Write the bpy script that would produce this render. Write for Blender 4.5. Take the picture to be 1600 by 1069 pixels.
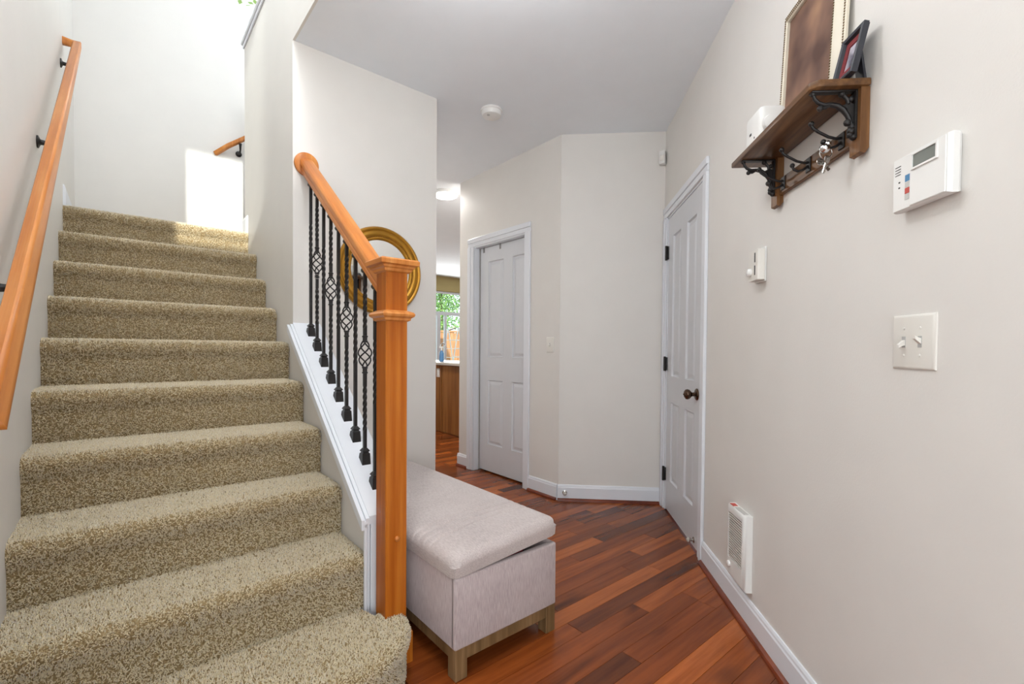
import bpy, bmesh, math, random
import numpy as np
from mathutils import Vector, Matrix

random.seed(7)
rng = np.random.default_rng(11)
scene = bpy.context.scene
for o in list(bpy.data.objects):
    bpy.data.objects.remove(o, do_unlink=True)
COL = scene.collection
R45 = math.pi / 4
RT = math.sqrt(0.5)

# ------------------------------------------------------------------ camera
cam_d = bpy.data.cameras.new('camera')
cam_d.sensor_fit = 'HORIZONTAL'
cam_d.sensor_width = 36.0
cam_d.lens = 724.52 / 1600 * 36.0
cam_d.shift_x = 0.0
cam_d.shift_y = (560.6 - 534.5) / 1600
cam_d.clip_start = 0.02
cam = bpy.data.objects.new('camera', cam_d)
COL.objects.link(cam)
_a, _p, _r = 0.0853, 0.0196, 0.0078
_F = Vector((-math.sin(_a) * math.cos(_p), math.cos(_a) * math.cos(_p), -math.sin(_p)))
_R = Vector((math.cos(_a), math.sin(_a), 0))
_U = _R.cross(_F)
_R2 = _R * math.cos(_r) + _U * math.sin(_r)
_U2 = -_R * math.sin(_r) + _U * math.cos(_r)
cam.matrix_world = Matrix(((_R2.x, _U2.x, -_F.x, 0), (_R2.y, _U2.y, -_F.y, 0),
                           (_R2.z, _U2.z, -_F.z, 1.11), (0, 0, 0, 1)))
scene.camera = cam

# ------------------------------------------------------------------ view, world, lights
vs = scene.view_settings
vs.view_transform = 'Standard'
vs.look = 'None'
vs.gamma = 1.0
vs.use_curve_mapping = False
vs.exposure = 0.31

world = bpy.data.worlds.new('world')
scene.world = world
world.use_nodes = True
wn = world.node_tree.nodes
wn['Background'].inputs[0].default_value = (0.80, 0.90, 1.0, 1)
wn['Background'].inputs[1].default_value = 1.6


def S2W(e, s, z):
    """stair frame (e across, s up the stairs) to world"""
    return Vector((e * RT - s * RT, e * RT + s * RT, z))


def area_light(name, loc, direction, sx, sy, power, color=(1, 1, 1), spread=None):
    d = bpy.data.lights.new(name, 'AREA')
    d.shape = 'RECTANGLE'
    d.size, d.size_y = sx, sy
    d.energy = power
    d.color = color
    if spread:
        d.spread = spread
    o = bpy.data.objects.new(name, d)
    COL.objects.link(o)
    o.location = loc
    o.rotation_euler = Vector(direction).to_track_quat('-Z', 'Y').to_euler()
    return o


DE, DS = S2W(1, 0, 0), S2W(0, 1, 0)
# sun through the tall front window above the entry
sun_d = bpy.data.lights.new('sun', 'SUN')
sun_d.energy = 5.0
sun_d.angle = 0.012
sun_d.color = (1.0, 0.97, 0.92)
sun = bpy.data.objects.new('sun', sun_d)
COL.objects.link(sun)
sun_dir = S2W(0.16, 1.0, -0.42)
sun.rotation_euler = sun_dir.to_track_quat('-Z', 'Y').to_euler()

# daylight at the windows, plus fill at two added unseen openings
area_light('daylight_living_window', S2W(-3.02, -0.3, 1.7), DE, 1.1, 2.0, 12, (0.97, 0.985, 1.0))
area_light('daylight_front_window', S2W(-1.7, -0.93, 1.6), DS, 1.5, 1.7, 28, (0.97, 0.985, 1.0))
area_light('daylight_front_high_window', S2W(-1.2, -0.93, 4.3), DS + Vector((0, 0, -0.35)), 1.5, 1.2, 4, (0.97, 0.985, 1.0))
area_light('daylight_upper_landing_window', S2W(1.5, 4.5, 4.35), -DS + DE * -0.7 + Vector((0, 0, -0.7)), 0.9, 1.1, 14, (0.96, 0.98, 1.0))
area_light('daylight_upper_hall_window', S2W(3.12, 2.6, 4.2), -DE + Vector((0, 0, -0.25)), 1.8, 1.3, 12, (0.96, 0.98, 1.0))
area_light('added_stair_high_fill', S2W(-0.23, 2.0, 4.3), DE + Vector((0, 0, -0.5)), 1.4, 1.0, 26, (0.96, 0.98, 1.0))  # unseen high window, added to light the stair right wall
area_light('added_door_fill', S2W(-0.36, -0.97, 1.15), DS, 0.72, 1.8, 15, (0.97, 0.985, 1.0))  # unseen glazed door, added as fill for the far walls
area_light('daylight_kitchen_window', S2W(5.2, 8.55, 1.65), -DS, 2.2, 1.3, 50, (0.98, 1.0, 1.0))

# ------------------------------------------------------------------ materials
MATS = {}


def newmat(name):
    m = bpy.data.materials.new(name)
    m.use_nodes = True
    MATS[name] = m
    nt = m.node_tree
    return m, nt, nt.nodes, nt.links, nt.nodes['Principled BSDF']


def setb(b, color=None, rough=None, metal=None, spec=None, coat=None):
    if color is not None:
        b.inputs['Base Color'].default_value = (*color, 1)
    if rough is not None:
        b.inputs['Roughness'].default_value = rough
    if metal is not None:
        b.inputs['Metallic'].default_value = metal
    if spec is not None:
        b.inputs['Specular IOR Level'].default_value = spec
    if coat is not None:
        b.inputs['Coat Weight'].default_value = coat


def coords(nt, scale=(1, 1, 1)):
    tc = nt.nodes.new('ShaderNodeTexCoord')
    mp = nt.nodes.new('ShaderNodeMapping')
    mp.inputs['Scale'].default_value = scale
    nt.links.new(tc.outputs['Object'], mp.inputs['Vector'])
    return mp.outputs['Vector']


def noise(nt, vec, scale, detail=2, rough=0.5):
    n = nt.nodes.new('ShaderNodeTexNoise')
    n.inputs['Scale'].default_value = scale
    n.inputs['Detail'].default_value = detail
    n.inputs['Roughness'].default_value = rough
    nt.links.new(vec, n.inputs['Vector'])
    return n.outputs['Fac']


def ramp(nt, fac, stops):
    r = nt.nodes.new('ShaderNodeValToRGB')
    els = r.color_ramp.elements
    while len(els) < len(stops):
        els.new(0.5)
    for el, (p, c) in zip(els, stops):
        el.position = p
        el.color = (*c, 1)
    nt.links.new(fac, r.inputs['Fac'])
    return r.outputs['Color']


def bump(nt, fac, b, strength, dist):
    n = nt.nodes.new('ShaderNodeBump')
    n.inputs['Strength'].default_value = strength
    n.inputs['Distance'].default_value = dist
    nt.links.new(fac, n.inputs['Height'])
    nt.links.new(n.outputs['Normal'], b.inputs['Normal'])


def plain(name, color, rough=0.5, metal=0.0, spec=0.5, bump_scale=None, bump_s=0.1, coat=None, var=0.04):
    m, nt, n, l, b = newmat(name)
    setb(b, color, rough, metal, spec, coat)
    v = coords(nt)
    f = noise(nt, v, 6.0, 3)
    c = ramp(nt, f, [(0.3, tuple(x * (1 - var) for x in color)), (0.7, tuple(min(1, x * (1 + var)) for x in color))])
    l.new(c, b.inputs['Base Color'])
    if bump_scale:
        bump(nt, noise(nt, v, bump_scale, 3), b, bump_s, 0.002)
    return m


def srgb(r, g, b):
    f = lambda c: c / 12.92 if c <= 0.04045 else ((c + 0.055) / 1.055) ** 2.4
    return (f(r / 255), f(g / 255), f(b / 255))


plain('wall_paint', (0.745, 0.724, 0.690), 0.55, spec=0.35, bump_scale=170, bump_s=0.16, var=0.012)
plain('ceiling_paint', (0.86, 0.905, 0.95), 0.8, spec=0.2, bump_scale=120, bump_s=0.15, var=0.01)
plain('olive_paint', srgb(176, 158, 110), 0.7, spec=0.2, var=0.02)
plain('trim_white', (0.77, 0.80, 0.85), 0.32, spec=0.5, var=0.01)
plain('door_white', (0.66, 0.68, 0.715), 0.38, spec=0.5, var=0.015)
plain('plastic_white', (0.80, 0.80, 0.78), 0.35, var=0.01)
plain('plastic_cream', (0.76, 0.74, 0.69), 0.35, var=0.02)
plain('plastic_grey', (0.45, 0.45, 0.44), 0.4)
plain('heater_inside', (0.12, 0.12, 0.11), 0.6)
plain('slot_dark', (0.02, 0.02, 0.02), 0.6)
plain('iron_black', (0.022, 0.020, 0.020), 0.42, metal=0.4, bump_scale=90, bump_s=0.12, var=0.25)
plain('iron_bronze', (0.035, 0.03, 0.028), 0.38, metal=0.5, bump_scale=120, bump_s=0.1, var=0.3)
plain('knob_bronze', (0.10, 0.062, 0.042), 0.22, metal=0.9, var=0.3)
plain('nickel', (0.55, 0.53, 0.50), 0.22, metal=1.0)
plain('rubber_white', (0.45, 0.42, 0.38), 0.6)
plain('gold_frame', srgb(176, 128, 42), 0.33, metal=0.65, bump_scale=60, bump_s=0.08, var=0.18)
plain('gold_bead', srgb(150, 104, 40), 0.4, metal=0.6, var=0.25)
plain('frame_cream', srgb(214, 206, 188), 0.45, var=0.04)
plain('frame_bead', srgb(120, 98, 70), 0.45, metal=0.3, var=0.25)
plain('frame_black', srgb(46, 48, 56), 0.35)
plain('mat_red', srgb(120, 28, 34), 0.6)
plain('cloth_red', srgb(130, 25, 35), 0.9)
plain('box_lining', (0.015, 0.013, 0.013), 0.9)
plain('sticker_blue', srgb(58, 128, 176), 0.4)
plain('sticker_red', srgb(190, 60, 45), 0.4)
plain('sticker_grey', srgb(196, 196, 192), 0.4)
plain('lcd', srgb(112, 118, 112), 0.2, spec=0.6)
plain('counter_stone', srgb(206, 200, 190), 0.25, var=0.06)
plain('bottle_blue', srgb(90, 140, 190), 0.15)
plain('metal_chrome', (0.75, 0.76, 0.78), 0.12, metal=1.0)
plain('rack_white', (0.8, 0.82, 0.84), 0.4)
plain('bark', srgb(92, 74, 58), 0.9, bump_scale=30, bump_s=0.5, var=0.25)
plain('concrete', srgb(165, 160, 150), 0.9, var=0.08)
plain('hanger_grey', srgb(140, 140, 140), 0.4, metal=0.5)


def wood(name, c_dark, c_mid, c_light, grain=(40, 40, 2.2), rough=0.36, coat=0.08, ray=0.5):
    m, nt, n, l, b = newmat(name)
    setb(b, c_mid, rough, spec=0.3, coat=coat)
    b.inputs['Coat Roughness'].default_value = 0.12
    v = coords(nt, grain)
    warp = noise(nt, coords(nt, tuple(g * 0.25 for g in grain)), 1.0, 2)
    g = noise(nt, v, 1.0, 5, 0.6)
    mx = nt.nodes.new('ShaderNodeMath')
    mx.operation = 'MULTIPLY_ADD'
    mx.inputs[1].default_value = ray
    nt.links.new(warp, mx.inputs[0])
    nt.links.new(g, mx.inputs[2])
    c = ramp(nt, mx.outputs[0], [(0.42, c_dark), (0.72, c_mid), (1.0, c_light)])
    l.new(c, b.inputs['Base Color'])
    bump(nt, g, b, 0.05, 0.001)
    return m


FD, FM, FL = srgb(146, 72, 12), srgb(170, 90, 18), srgb(194, 116, 38)
RD, RM, RL = srgb(166, 92, 36), srgb(194, 120, 54), srgb(214, 146, 80)
wood('fir_vertical', FD, FM, FL, (45, 45, 1.6))
wood('fir_rail', RD, RM, RL, (40, 1.6, 3.0))
wood('oak_shelf', srgb(62, 38, 20), srgb(98, 66, 38), srgb(124, 88, 54), (60, 5, 60), 0.4, 0.1)
wood('oak_shelf_v', srgb(72, 44, 22), srgb(110, 74, 42), srgb(136, 96, 58), (60, 60, 5), 0.4, 0.1)
wood('cabinet_oak', srgb(104, 62, 26), srgb(140, 90, 44), srgb(166, 114, 62), (30, 30, 1.4), 0.35, 0.2)
wood('ottoman_leg', srgb(92, 70, 44), srgb(122, 96, 64), srgb(146, 118, 84), (50, 50, 3), 0.5, 0.0)
wood('shoe_wood', srgb(74, 26, 10), srgb(104, 42, 20), srgb(130, 60, 30), (8, 8, 30), 0.3, 0.2)
wood('fence_wood', srgb(140, 92, 60), srgb(178, 124, 84), srgb(200, 150, 108), (30, 30, 2), 0.8, 0.0)


def plank_material():
    m, nt, n, l, b = newmat('cherry_plank')
    setb(b, (0.2, 0.07, 0.03), 0.26, spec=0.28, coat=0.06)
    b.inputs['Coat Roughness'].default_value = 0.1
    oi = n.new('ShaderNodeObjectInfo')
    ge = n.new('ShaderNodeNewGeometry')
    sm = n.new('ShaderNodeMath')
    sm.operation = 'ADD'
    fr = n.new('ShaderNodeMath')
    fr.operation = 'FRACT'
    l.new(oi.outputs['Random'], sm.inputs[0])
    l.new(ge.outputs['Random Per Island'], sm.inputs[1])
    l.new(sm.outputs[0], fr.inputs[0])
    tc = n.new('ShaderNodeTexCoord')
    add = n.new('ShaderNodeVectorMath')
    add.operation = 'ADD'
    mul = n.new('ShaderNodeMath')
    mul.operation = 'MULTIPLY'
    mul.inputs[1].default_value = 37.0
    l.new(fr.outputs[0], mul.inputs[0])
    l.new(tc.outputs['Object'], add.inputs[0])
    l.new(mul.outputs[0], add.inputs[1])
    mp = n.new('ShaderNodeMapping')
    mp.inputs['Scale'].default_value = (2.0, 30, 30)
    l.new(add.outputs[0], mp.inputs['Vector'])
    g = noise(nt, mp.outputs['Vector'], 1.0, 6, 0.62)
    mp2 = n.new('ShaderNodeMapping')
    mp2.inputs['Scale'].default_value = (1.6, 7, 7)
    l.new(add.outputs[0], mp2.inputs['Vector'])
    g2 = noise(nt, mp2.outputs['Vector'], 1.0, 2, 0.5)
    base = ramp(nt, fr.outputs[0], [(0.0, srgb(92, 46, 22)), (0.10, srgb(112, 56, 25)), (0.45, srgb(136, 69, 29)),
                                           (0.7, srgb(150, 78, 33)), (0.88, srgb(176, 98, 46)), (1.0, srgb(128, 64, 28))])
    mixm = n.new('ShaderNodeMix')
    mixm.data_type = 'RGBA'
    mixm.blend_type = 'MULTIPLY'
    mixm.inputs['Factor'].default_value = 1.0
    gc = ramp(nt, g, [(0.32, (0.62, 0.55, 0.5)), (0.62, (1.0, 1.0, 1.0)), (0.8, (1.1, 1.08, 1.05))])
    l.new(base, mixm.inputs['A'])
    l.new(gc, mixm.inputs['B'])
    mix2 = n.new('ShaderNodeMix')
    mix2.data_type = 'RGBA'
    mix2.blend_type = 'MULTIPLY'
    mix2.inputs['Factor'].default_value = 1.0
    gs = ramp(nt, g2, [(0.30, (0.42, 0.38, 0.36)), (0.40, (0.95, 0.95, 0.95)), (0.7, (1.05, 1.03, 1.0))])
    l.new(mixm.outputs['Result'], mix2.inputs['A'])
    l.new(gs, mix2.inputs['B'])
    l.new(mix2.outputs['Result'], b.inputs['Base Color'])
    bump(nt, g, b, 0.03, 0.001)


plank_material()


def carpet_material():
    m, nt, n, l, b = newmat('carpet')
    setb(b, (0.4, 0.33, 0.22), 0.95, spec=0.1)
    b.inputs['Sheen Weight'].default_value = 0.7
    b.inputs['Sheen Roughness'].default_value = 0.4
    b.inputs['Sheen Tint'].default_value = (0.96, 0.97, 1.0, 1)
    at = n.new('ShaderNodeAttribute')
    at.attribute_name = 'yarn'
    c = ramp(nt, at.outputs['Fac'], [(0.0, srgb(162, 136, 90)), (0.12, srgb(194, 169, 122)), (0.35, srgb(222, 204, 166)),
                                     (0.7, srgb(236, 221, 188)), (1.0, srgb(248, 238, 214))])
    l.new(c, b.inputs['Base Color'])
    m2, nt, n, l, b = newmat('carpet_base')
    setb(b, srgb(152, 130, 92), 1.0, spec=0.05)
    v = coords(nt)
    f = noise(nt, v, 220, 3)
    l.new(ramp(nt, f, [(0.35, srgb(118, 98, 66)), (0.65, srgb(168, 147, 110))]), b.inputs['Base Color'])
    bump(nt, f, b, 0.5, 0.004)


carpet_material()


def fabric_material():
    for nm, c0, c1, c2, sc in (('ottoman_fabric', srgb(160, 146, 146), srgb(180, 167, 167), srgb(198, 187, 186), (420, 420, 28)),
                               ('ottoman_lid_fabric', srgb(166, 155, 153), srgb(184, 173, 170), srgb(198, 189, 186), (300, 60, 300))):
        m, nt, n, l, b = newmat(nm)
        setb(b, c1, 0.9, spec=0.2)
        b.inputs['Sheen Weight'].default_value = 0.3
        f = noise(nt, coords(nt, sc), 1.0, 3, 0.6)
        f2 = noise(nt, coords(nt), 5.0, 3, 0.6)
        ad = n.new('ShaderNodeMath')
        ad.operation = 'MULTIPLY_ADD'
        ad.inputs[1].default_value = 0.45
        l.new(f2, ad.inputs[0])
        l.new(f, ad.inputs[2])
        l.new(ramp(nt, ad.outputs[0], [(0.5, c0), (0.72, c1), (0.95, c2)]), b.inputs['Base Color'])
        bump(nt, f, b, 0.12, 0.001)


fabric_material()


def glass_material(name, gloss=0.06, tint=(0.97, 0.99, 0.98)):
    m, nt, n, l, b = newmat(name)
    out = n['Material Output']
    n.remove(b)
    tr = n.new('ShaderNodeBsdfTransparent')
    tr.inputs[0].default_value = (*tint, 1)
    gl = n.new('ShaderNodeBsdfGlossy')
    gl.inputs['Roughness'].default_value = 0.02
    mx = n.new('ShaderNodeMixShader')
    mx.inputs[0].default_value = gloss
    l.new(tr.outputs[0], mx.inputs[1])
    l.new(gl.outputs[0], mx.inputs[2])
    l.new(mx.outputs[0], out.inputs[0])


glass_material('window_glass')


def mirror_material():
    m, nt, n, l, b = newmat('mirror_glass')
    setb(b, (0.9, 0.91, 0.9), 0.015, metal=1.0)


mirror_material()


def emit_material(name, color, strength):
    m, nt, n, l, b = newmat(name)
    setb(b, (0.9, 0.9, 0.9), 0.5)
    b.inputs['Emission Color'].default_value = (*color, 1)
    b.inputs['Emission Strength'].default_value = strength


emit_material('lamp_diffuser', (1.0, 0.98, 0.96), 5.0)
emit_material('added_ceiling_glow', (0.985, 0.99, 1.0), 44.0)
emit_material('added_stairwell_glow', (0.985, 0.99, 1.0), 115.0)


def leaf_material():
    m, nt, n, l, b = newmat('leaf')
    setb(b, (0.1, 0.3, 0.04), 0.55)
    oi = n.new('ShaderNodeAttribute')
    oi.attribute_name = 'yarn'
    l.new(ramp(nt, oi.outputs['Fac'], [(0, srgb(58, 110, 36)), (0.5, srgb(104, 160, 66)), (1, srgb(170, 205, 120))]), b.inputs['Base Color'])
    b.inputs['Transmission Weight'].default_value = 0.0
    m, nt, n, l, b = newmat('lawn')
    setb(b, srgb(100, 135, 60), 0.9)
    f = noise(nt, coords(nt), 20, 4)
    l.new(ramp(nt, f, [(0.3, srgb(76, 108, 44)), (0.7, srgb(128, 160, 80))]), b.inputs['Base Color'])


leaf_material()


def painting_material():
    # plain generic brown canvas, soft warm blotches only
    m, nt, n, l, b = newmat('brown_canvas')
    setb(b, srgb(128, 96, 78), 0.55)
    f = noise(nt, coords(nt), 7.0, 2, 0.45)
    l.new(ramp(nt, f, [(0.30, srgb(84, 56, 46)), (0.48, srgb(122, 90, 74)), (0.62, srgb(160, 122, 94)), (0.78, srgb(188, 156, 126))]), b.inputs['Base Color'])
    m, nt, n, l, b = newmat('photo_print')
    setb(b, srgb(190, 190, 200), 0.3)
    f = noise(nt, coords(nt), 22.0, 2, 0.5)
    l.new(ramp(nt, f, [(0.35, srgb(70, 70, 88)), (0.5, srgb(180, 176, 188)), (0.7, srgb(224, 224, 230))]), b.inputs['Base Color'])


painting_material()

# ------------------------------------------------------------------ mesh helpers
ORI = {}
FRM = {}


def box(bm, lo, hi, bevel=0.0, seg=1):
    x0, y0, z0 = lo
    x1, y1, z1 = hi
    vs_ = [bm.verts.new(p) for p in ((x0, y0, z0), (x1, y0, z0), (x1, y1, z0), (x0, y1, z0),
                                     (x0, y0, z1), (x1, y0, z1), (x1, y1, z1), (x0, y1, z1))]
    fs = [bm.faces.new([vs_[i] for i in q]) for q in ((3, 2, 1, 0), (4, 5, 6, 7), (0, 1, 5, 4), (1, 2, 6, 5), (2, 3, 7, 6), (3, 0, 4, 7))]
    if bevel > 0:
        es = list({e for f in fs for e in f.edges})
        bmesh.ops.bevel(bm, geom=es, offset=bevel, segments=seg, affect='EDGES', profile=0.5)
    return bm


def B(lo, hi, bevel=0.0, seg=1):
    return box(bmesh.new(), lo, hi, bevel, seg)


def ring_loft(bm, rings, close=True, cap=True):
    """rings: list of lists of points (same count)"""
    vr = [[bm.verts.new(p) for p in r] for r in rings]
    n = len(vr[0])
    for a, b in zip(vr[:-1], vr[1:]):
        for i in range(n if close else n - 1):
            j = (i + 1) % n
            bm.faces.new((a[i], a[j], b[j], b[i]))
    if cap:
        bm.faces.new(list(reversed(vr[0])))
        bm.faces.new(vr[-1])
    return vr


def frame_of(t, up=Vector((0, 0, 1))):
    t = t.normalized()
    if abs(t.dot(up)) > 0.97:
        up = Vector((1, 0, 0))
    s = t.cross(up).normalized()
    u = s.cross(t).normalized()
    return s, u


def tube(bm, pts, r, n=8, taper=None):
    pts = [Vector(p) for p in pts]
    rings = []
    for i, p in enumerate(pts):
        if i == 0:
            t = pts[1] - p
        elif i == len(pts) - 1:
            t = p - pts[i - 1]
        else:
            t = (pts[i + 1] - pts[i]).normalized() + (p - pts[i - 1]).normalized()
        s, u = frame_of(t)
        rr = r if taper is None else taper[i]
        rings.append([p + (s * math.cos(2 * math.pi * k / n) + u * math.sin(2 * math.pi * k / n)) * rr for k in range(n)])
    ring_loft(bm, rings)
    return bm


def lathe(bm, prof, origin, axis=(0, 0, 1), n=24, cap=True):
    """prof: (radius, height) along axis"""
    o = Vector(origin)
    a = Vector(axis).normalized()
    s, u = frame_of(a, Vector((0, 0, 1)) if abs(a.z) < 0.9 else Vector((1, 0, 0)))
    rings = []
    for r, h in prof:
        r = max(r, 1e-4)
        rings.append([o + a * h + (s * math.cos(2 * math.pi * k / n) + u * math.sin(2 * math.pi * k / n)) * r for k in range(n)])
    ring_loft(bm, rings, cap=cap)
    return bm


def sphere(bm, c, r, sx=1, sy=1, sz=1, u=14, v=8):
    m = Matrix.Translation(Vector(c)) @ Matrix.Diagonal((r * sx, r * sy, r * sz, 1))
    bmesh.ops.create_uvsphere(bm, u_segments=u, v_segments=v, radius=1.0, matrix=m)
    return bm


def prism(bm, poly, lo, hi, axis):
    """extrude a 2D polygon along axis (0 x,1 y,2 z)"""
    def P(a, b, c):
        return (c, a, b) if axis == 0 else ((a, c, b) if axis == 1 else (a, b, c))
    r0 = [P(a, b, lo) for a, b in poly]
    r1 = [P(a, b, hi) for a, b in poly]
    ring_loft(bm, [r0, r1])
    return bm


def sweep(bm, prof, pts):
    """mitred sweep; prof (side, up) offsets; all rings planar at the joints"""
    pts = [Vector(p) for p in pts]
    rings = []
    for i, p in enumerate(pts):
        tin = (p - pts[i - 1]).normalized() if i > 0 else None
        tout = (pts[i + 1] - p).normalized() if i < len(pts) - 1 else None
        t = tin or tout
        s, u = frame_of(t)
        n = ((tin or tout) + (tout or tin)).normalized()
        ring = []
        for a, b in prof:
            q = s * a + u * b
            q = q - t * (q.dot(n) / t.dot(n))
            ring.append(p + q)
        rings.append(ring)
    ring_loft(bm, rings)
    return bm


def mesh_from(name, bm, mat, smooth=None):
    bmesh.ops.recalc_face_normals(bm, faces=bm.faces)
    me = bpy.data.meshes.new(name)
    bm.to_mesh(me)
    bm.free()
    me.materials.append(MATS[mat])
    if smooth:
        for p in me.polygons:
            p.use_smooth = True
        me.set_sharp_from_angle(angle=math.radians(smooth))
    return me


def obj(name, bm, mat, parent=None, frame='W', origin=(0, 0, 0), smooth=None):
    if parent is not None:
        org = ORI[parent.name]
        frame = FRM[parent.name]
    else:
        org = Vector(origin)
    bmesh.ops.translate(bm, verts=bm.verts, vec=-Vector(org))
    me = mesh_from(name, bm, mat, smooth)
    o = bpy.data.objects.new(name, me)
    COL.objects.link(o)
    ORI[o.name] = Vector(org)
    FRM[o.name] = frame
    if parent is not None:
        o.parent = parent
    else:
        place(o, org, frame)
    return o


def place(o, org, frame):
    if frame == 'S':
        o.location = S2W(*org)
        o.rotation_euler = (0, 0, R45)
    else:
        o.location = Vector(org)


def tag(o, label=None, cat=None, group=None, kind=None):
    if label:
        o['label'] = label
    if cat:
        o['category'] = cat
    if group:
        o['group'] = group
    if kind:
        o['kind'] = kind
    return o


def thing(name, label, cat, frame='W', origin=(0, 0, 0), group=None, kind=None):
    o = bpy.data.objects.new(name, None)
    COL.objects.link(o)
    o.empty_display_size = 0.1
    ORI[o.name] = Vector(origin)
    FRM[o.name] = frame
    place(o, Vector(origin), frame)
    return tag(o, label, cat, group, kind)


def struct(name, bm, mat, frame='W', origin=(0, 0, 0), smooth=None, label=None):
    o = obj(name, bm, mat, None, frame, origin, smooth)
    o['kind'] = 'structure'
    if label:
        o['label'] = label
    return o


def wall_holes(bm, axis, t0, t1, a0, a1, z0, z1, holes):
    """wall slab: thickness t0..t1 on `axis` (0 or 1), running a0..a1, z0..z1, rectangular holes (a0,a1,z0,z1)"""
    As = sorted({a0, a1, *[h[0] for h in holes], *[h[1] for h in holes]})
    Zs = sorted({z0, z1, *[h[2] for h in holes], *[h[3] for h in holes]})
    for i in range(len(As) - 1):
        for j in range(len(Zs) - 1):
            ca, cz = (As[i] + As[i + 1]) / 2, (Zs[j] + Zs[j + 1]) / 2
            if any(h[0] < ca < h[1] and h[2] < cz < h[3] for h in holes):
                continue
            if axis == 0:
                box(bm, (t0, As[i], Zs[j]), (t1, As[i + 1], Zs[j + 1]))
            else:
                box(bm, (As[i], t0, Zs[j]), (As[i + 1], t1, Zs[j + 1]))
    return bm


# ------------------------------------------------------------------ key dimensions
H = 2.6786          # lower ceiling
XR = 0.80           # right wall
YA = 3.426          # far wall
EB = 2.4625         # hall wall with pocket door
SM = 2.558          # mirror wall
EP = 0.6775         # stair right plane
EL = -0.2477        # stair left wall
SPE = 3.758         # end of the stair right wall
SB = 4.555          # landing wall
EM = 1.524          # free end of mirror wall
SBE = 3.70          # free end of hall wall
SK = 8.65           # kitchen window wall
RISE, RUN, S0, Z0 = 0.1919, 0.2547, 1.3382, 0.1866
SXS = lambda k: S0 + RUN * (k - 1)
ZK = lambda k: Z0 + RISE * (k - 1)
ZT = 5.4            # top of stairwell
SF = -1.0           # front wall

# ------------------------------------------------------------------ shell
bm = bmesh.new()
box(bm, (-3.3, -1.15, -0.14), (7.2, SK + 0.2, -0.012))
floor = struct('floor', bm, 'shoe_wood', 'S')

bm = bmesh.new()
wall_holes(bm, 0, EL - 0.11, EL, 0.4, SB + 0.11, 0, ZT, [(1.2, 2.8, 3.7, 4.9)])
struct('wall_left', bm, 'wall_paint', 'S')
bm = bmesh.new()
wall_holes(bm, 1, SB, SB + 0.11, EL, 3.2, 0.0, ZT, [(0.905, 2.1, 3.62, 5.0), (EM, 3.2, 0.0, 2.98)])
struct('wall_landing', bm, 'wall_paint', 'S')
bm = bmesh.new()
box(bm, (EP, SM, 0), (EP + 0.11, SPE, 3.24))
box(bm, (EP, -0.45, H), (EP + 0.012, SM, 3.24))
box(bm, (EP + 0.012, -0.45, 2.98), (EP + 0.11, SM, 3.24))
struct('wall_stair_right', bm, 'wall_paint', 'S')
bm = bmesh.new()
box(bm, (EP + 0.11, SM, 0), (EM, SM + 0.11, H))
box(bm, (EM - 0.11, SM + 0.11, 0), (EM, SK, H))
struct('wall_mirror_side', bm, 'wall_paint', 'S')
DH = 2.042
bm = bmesh.new()
wall_holes(bm, 0, EB, EB + 0.12, 2.38, SBE, 0, H, [(2.775, 3.475, 0, DH)])
box(bm, (EB + 0.12, SBE - 0.11, 0), (7.0, SBE, H))
struct('wall_hall', bm, 'wall_paint', 'S')
bm = bmesh.new()
prism(bm, [(0.0565, YA), (0.10, YA), (0.10, YA + 0.11), (0.0565 - 0.045, YA + 0.045)], 0, H, 2)
box(bm, (0.10, YA, 0), (XR + 0.11, YA + 0.11, H))
struct('wall_far', bm, 'wall_paint')
bm = bmesh.new()
wall_holes(bm, 0, XR, XR + 0.11, -0.62, YA, 0, H, [(2.56, 3.33, 0, 2.036)])
box(bm, (XR, -0.62, H), (XR + 0.11, 0.16, ZT))
struct('wall_right', bm, 'wall_paint')
bm = bmesh.new()
box(bm, (EP + 0.012, SF, H), (7.1, SM, 2.98))
box(bm, (EP + 0.11, SM, H), (7.1, SPE, 2.98))
box(bm, (EM, SPE, H), (7.1, SK + 0.1, 2.98))
# keep the ceiling out of the tall entry wedge beyond the right wall line
struct('ceiling', bm, 'ceiling_paint', 'S')
struct('ceiling_upper', B((-3.3, SF - 0.1, ZT), (3.4, SB + 0.2, ZT + 0.1)), 'ceiling_paint', 'S')
bm = bmesh.new()
wall_holes(bm, 1, SF - 0.11, SF, -3.2, 3.3, 0, ZT, [(-2.5, -0.9, 0.7, 2.4), (-0.78, 0.05, 0.15, 2.1), (-0.575, 0.045, 3.7, 5.09), (-2.3, -0.75, 3.7, 5.09)])
struct('wall_front', bm, 'wall_paint', 'S')
bm = bmesh.new()
wall_holes(bm, 0, -3.2, -3.1, SF, 0.5, 0, ZT, [(-0.85, 0.25, 0.7, 2.7)])
struct('wall_living_side', bm, 'wall_paint', 'S')
struct('wall_living_back', B((-3.1, 0.4, 0), (EL - 0.11, 0.5, ZT)), 'wall_paint', 'S')
bm = bmesh.new()
wall_holes(bm, 0, 3.2, 3.3, SF, SB + 0.11, 2.98, ZT, [(1.6, 3.6, 3.5, 4.9)])
struct('wall_upper_hall', bm, 'wall_paint', 'S')
bm = bmesh.new()
wall_holes(bm, 1, SK, SK + 0.11, EM - 0.11, 7.0, 0, H, [(4.5, 6.7, 0.72, 2.36)])
struct('wall_kitchen', bm, 'olive_paint', 'S')
struct('wall_kitchen_side', B((7.0, SBE - 0.11, 0), (7.1, SK + 0.11, H)), 'wall_paint', 'S')

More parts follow.
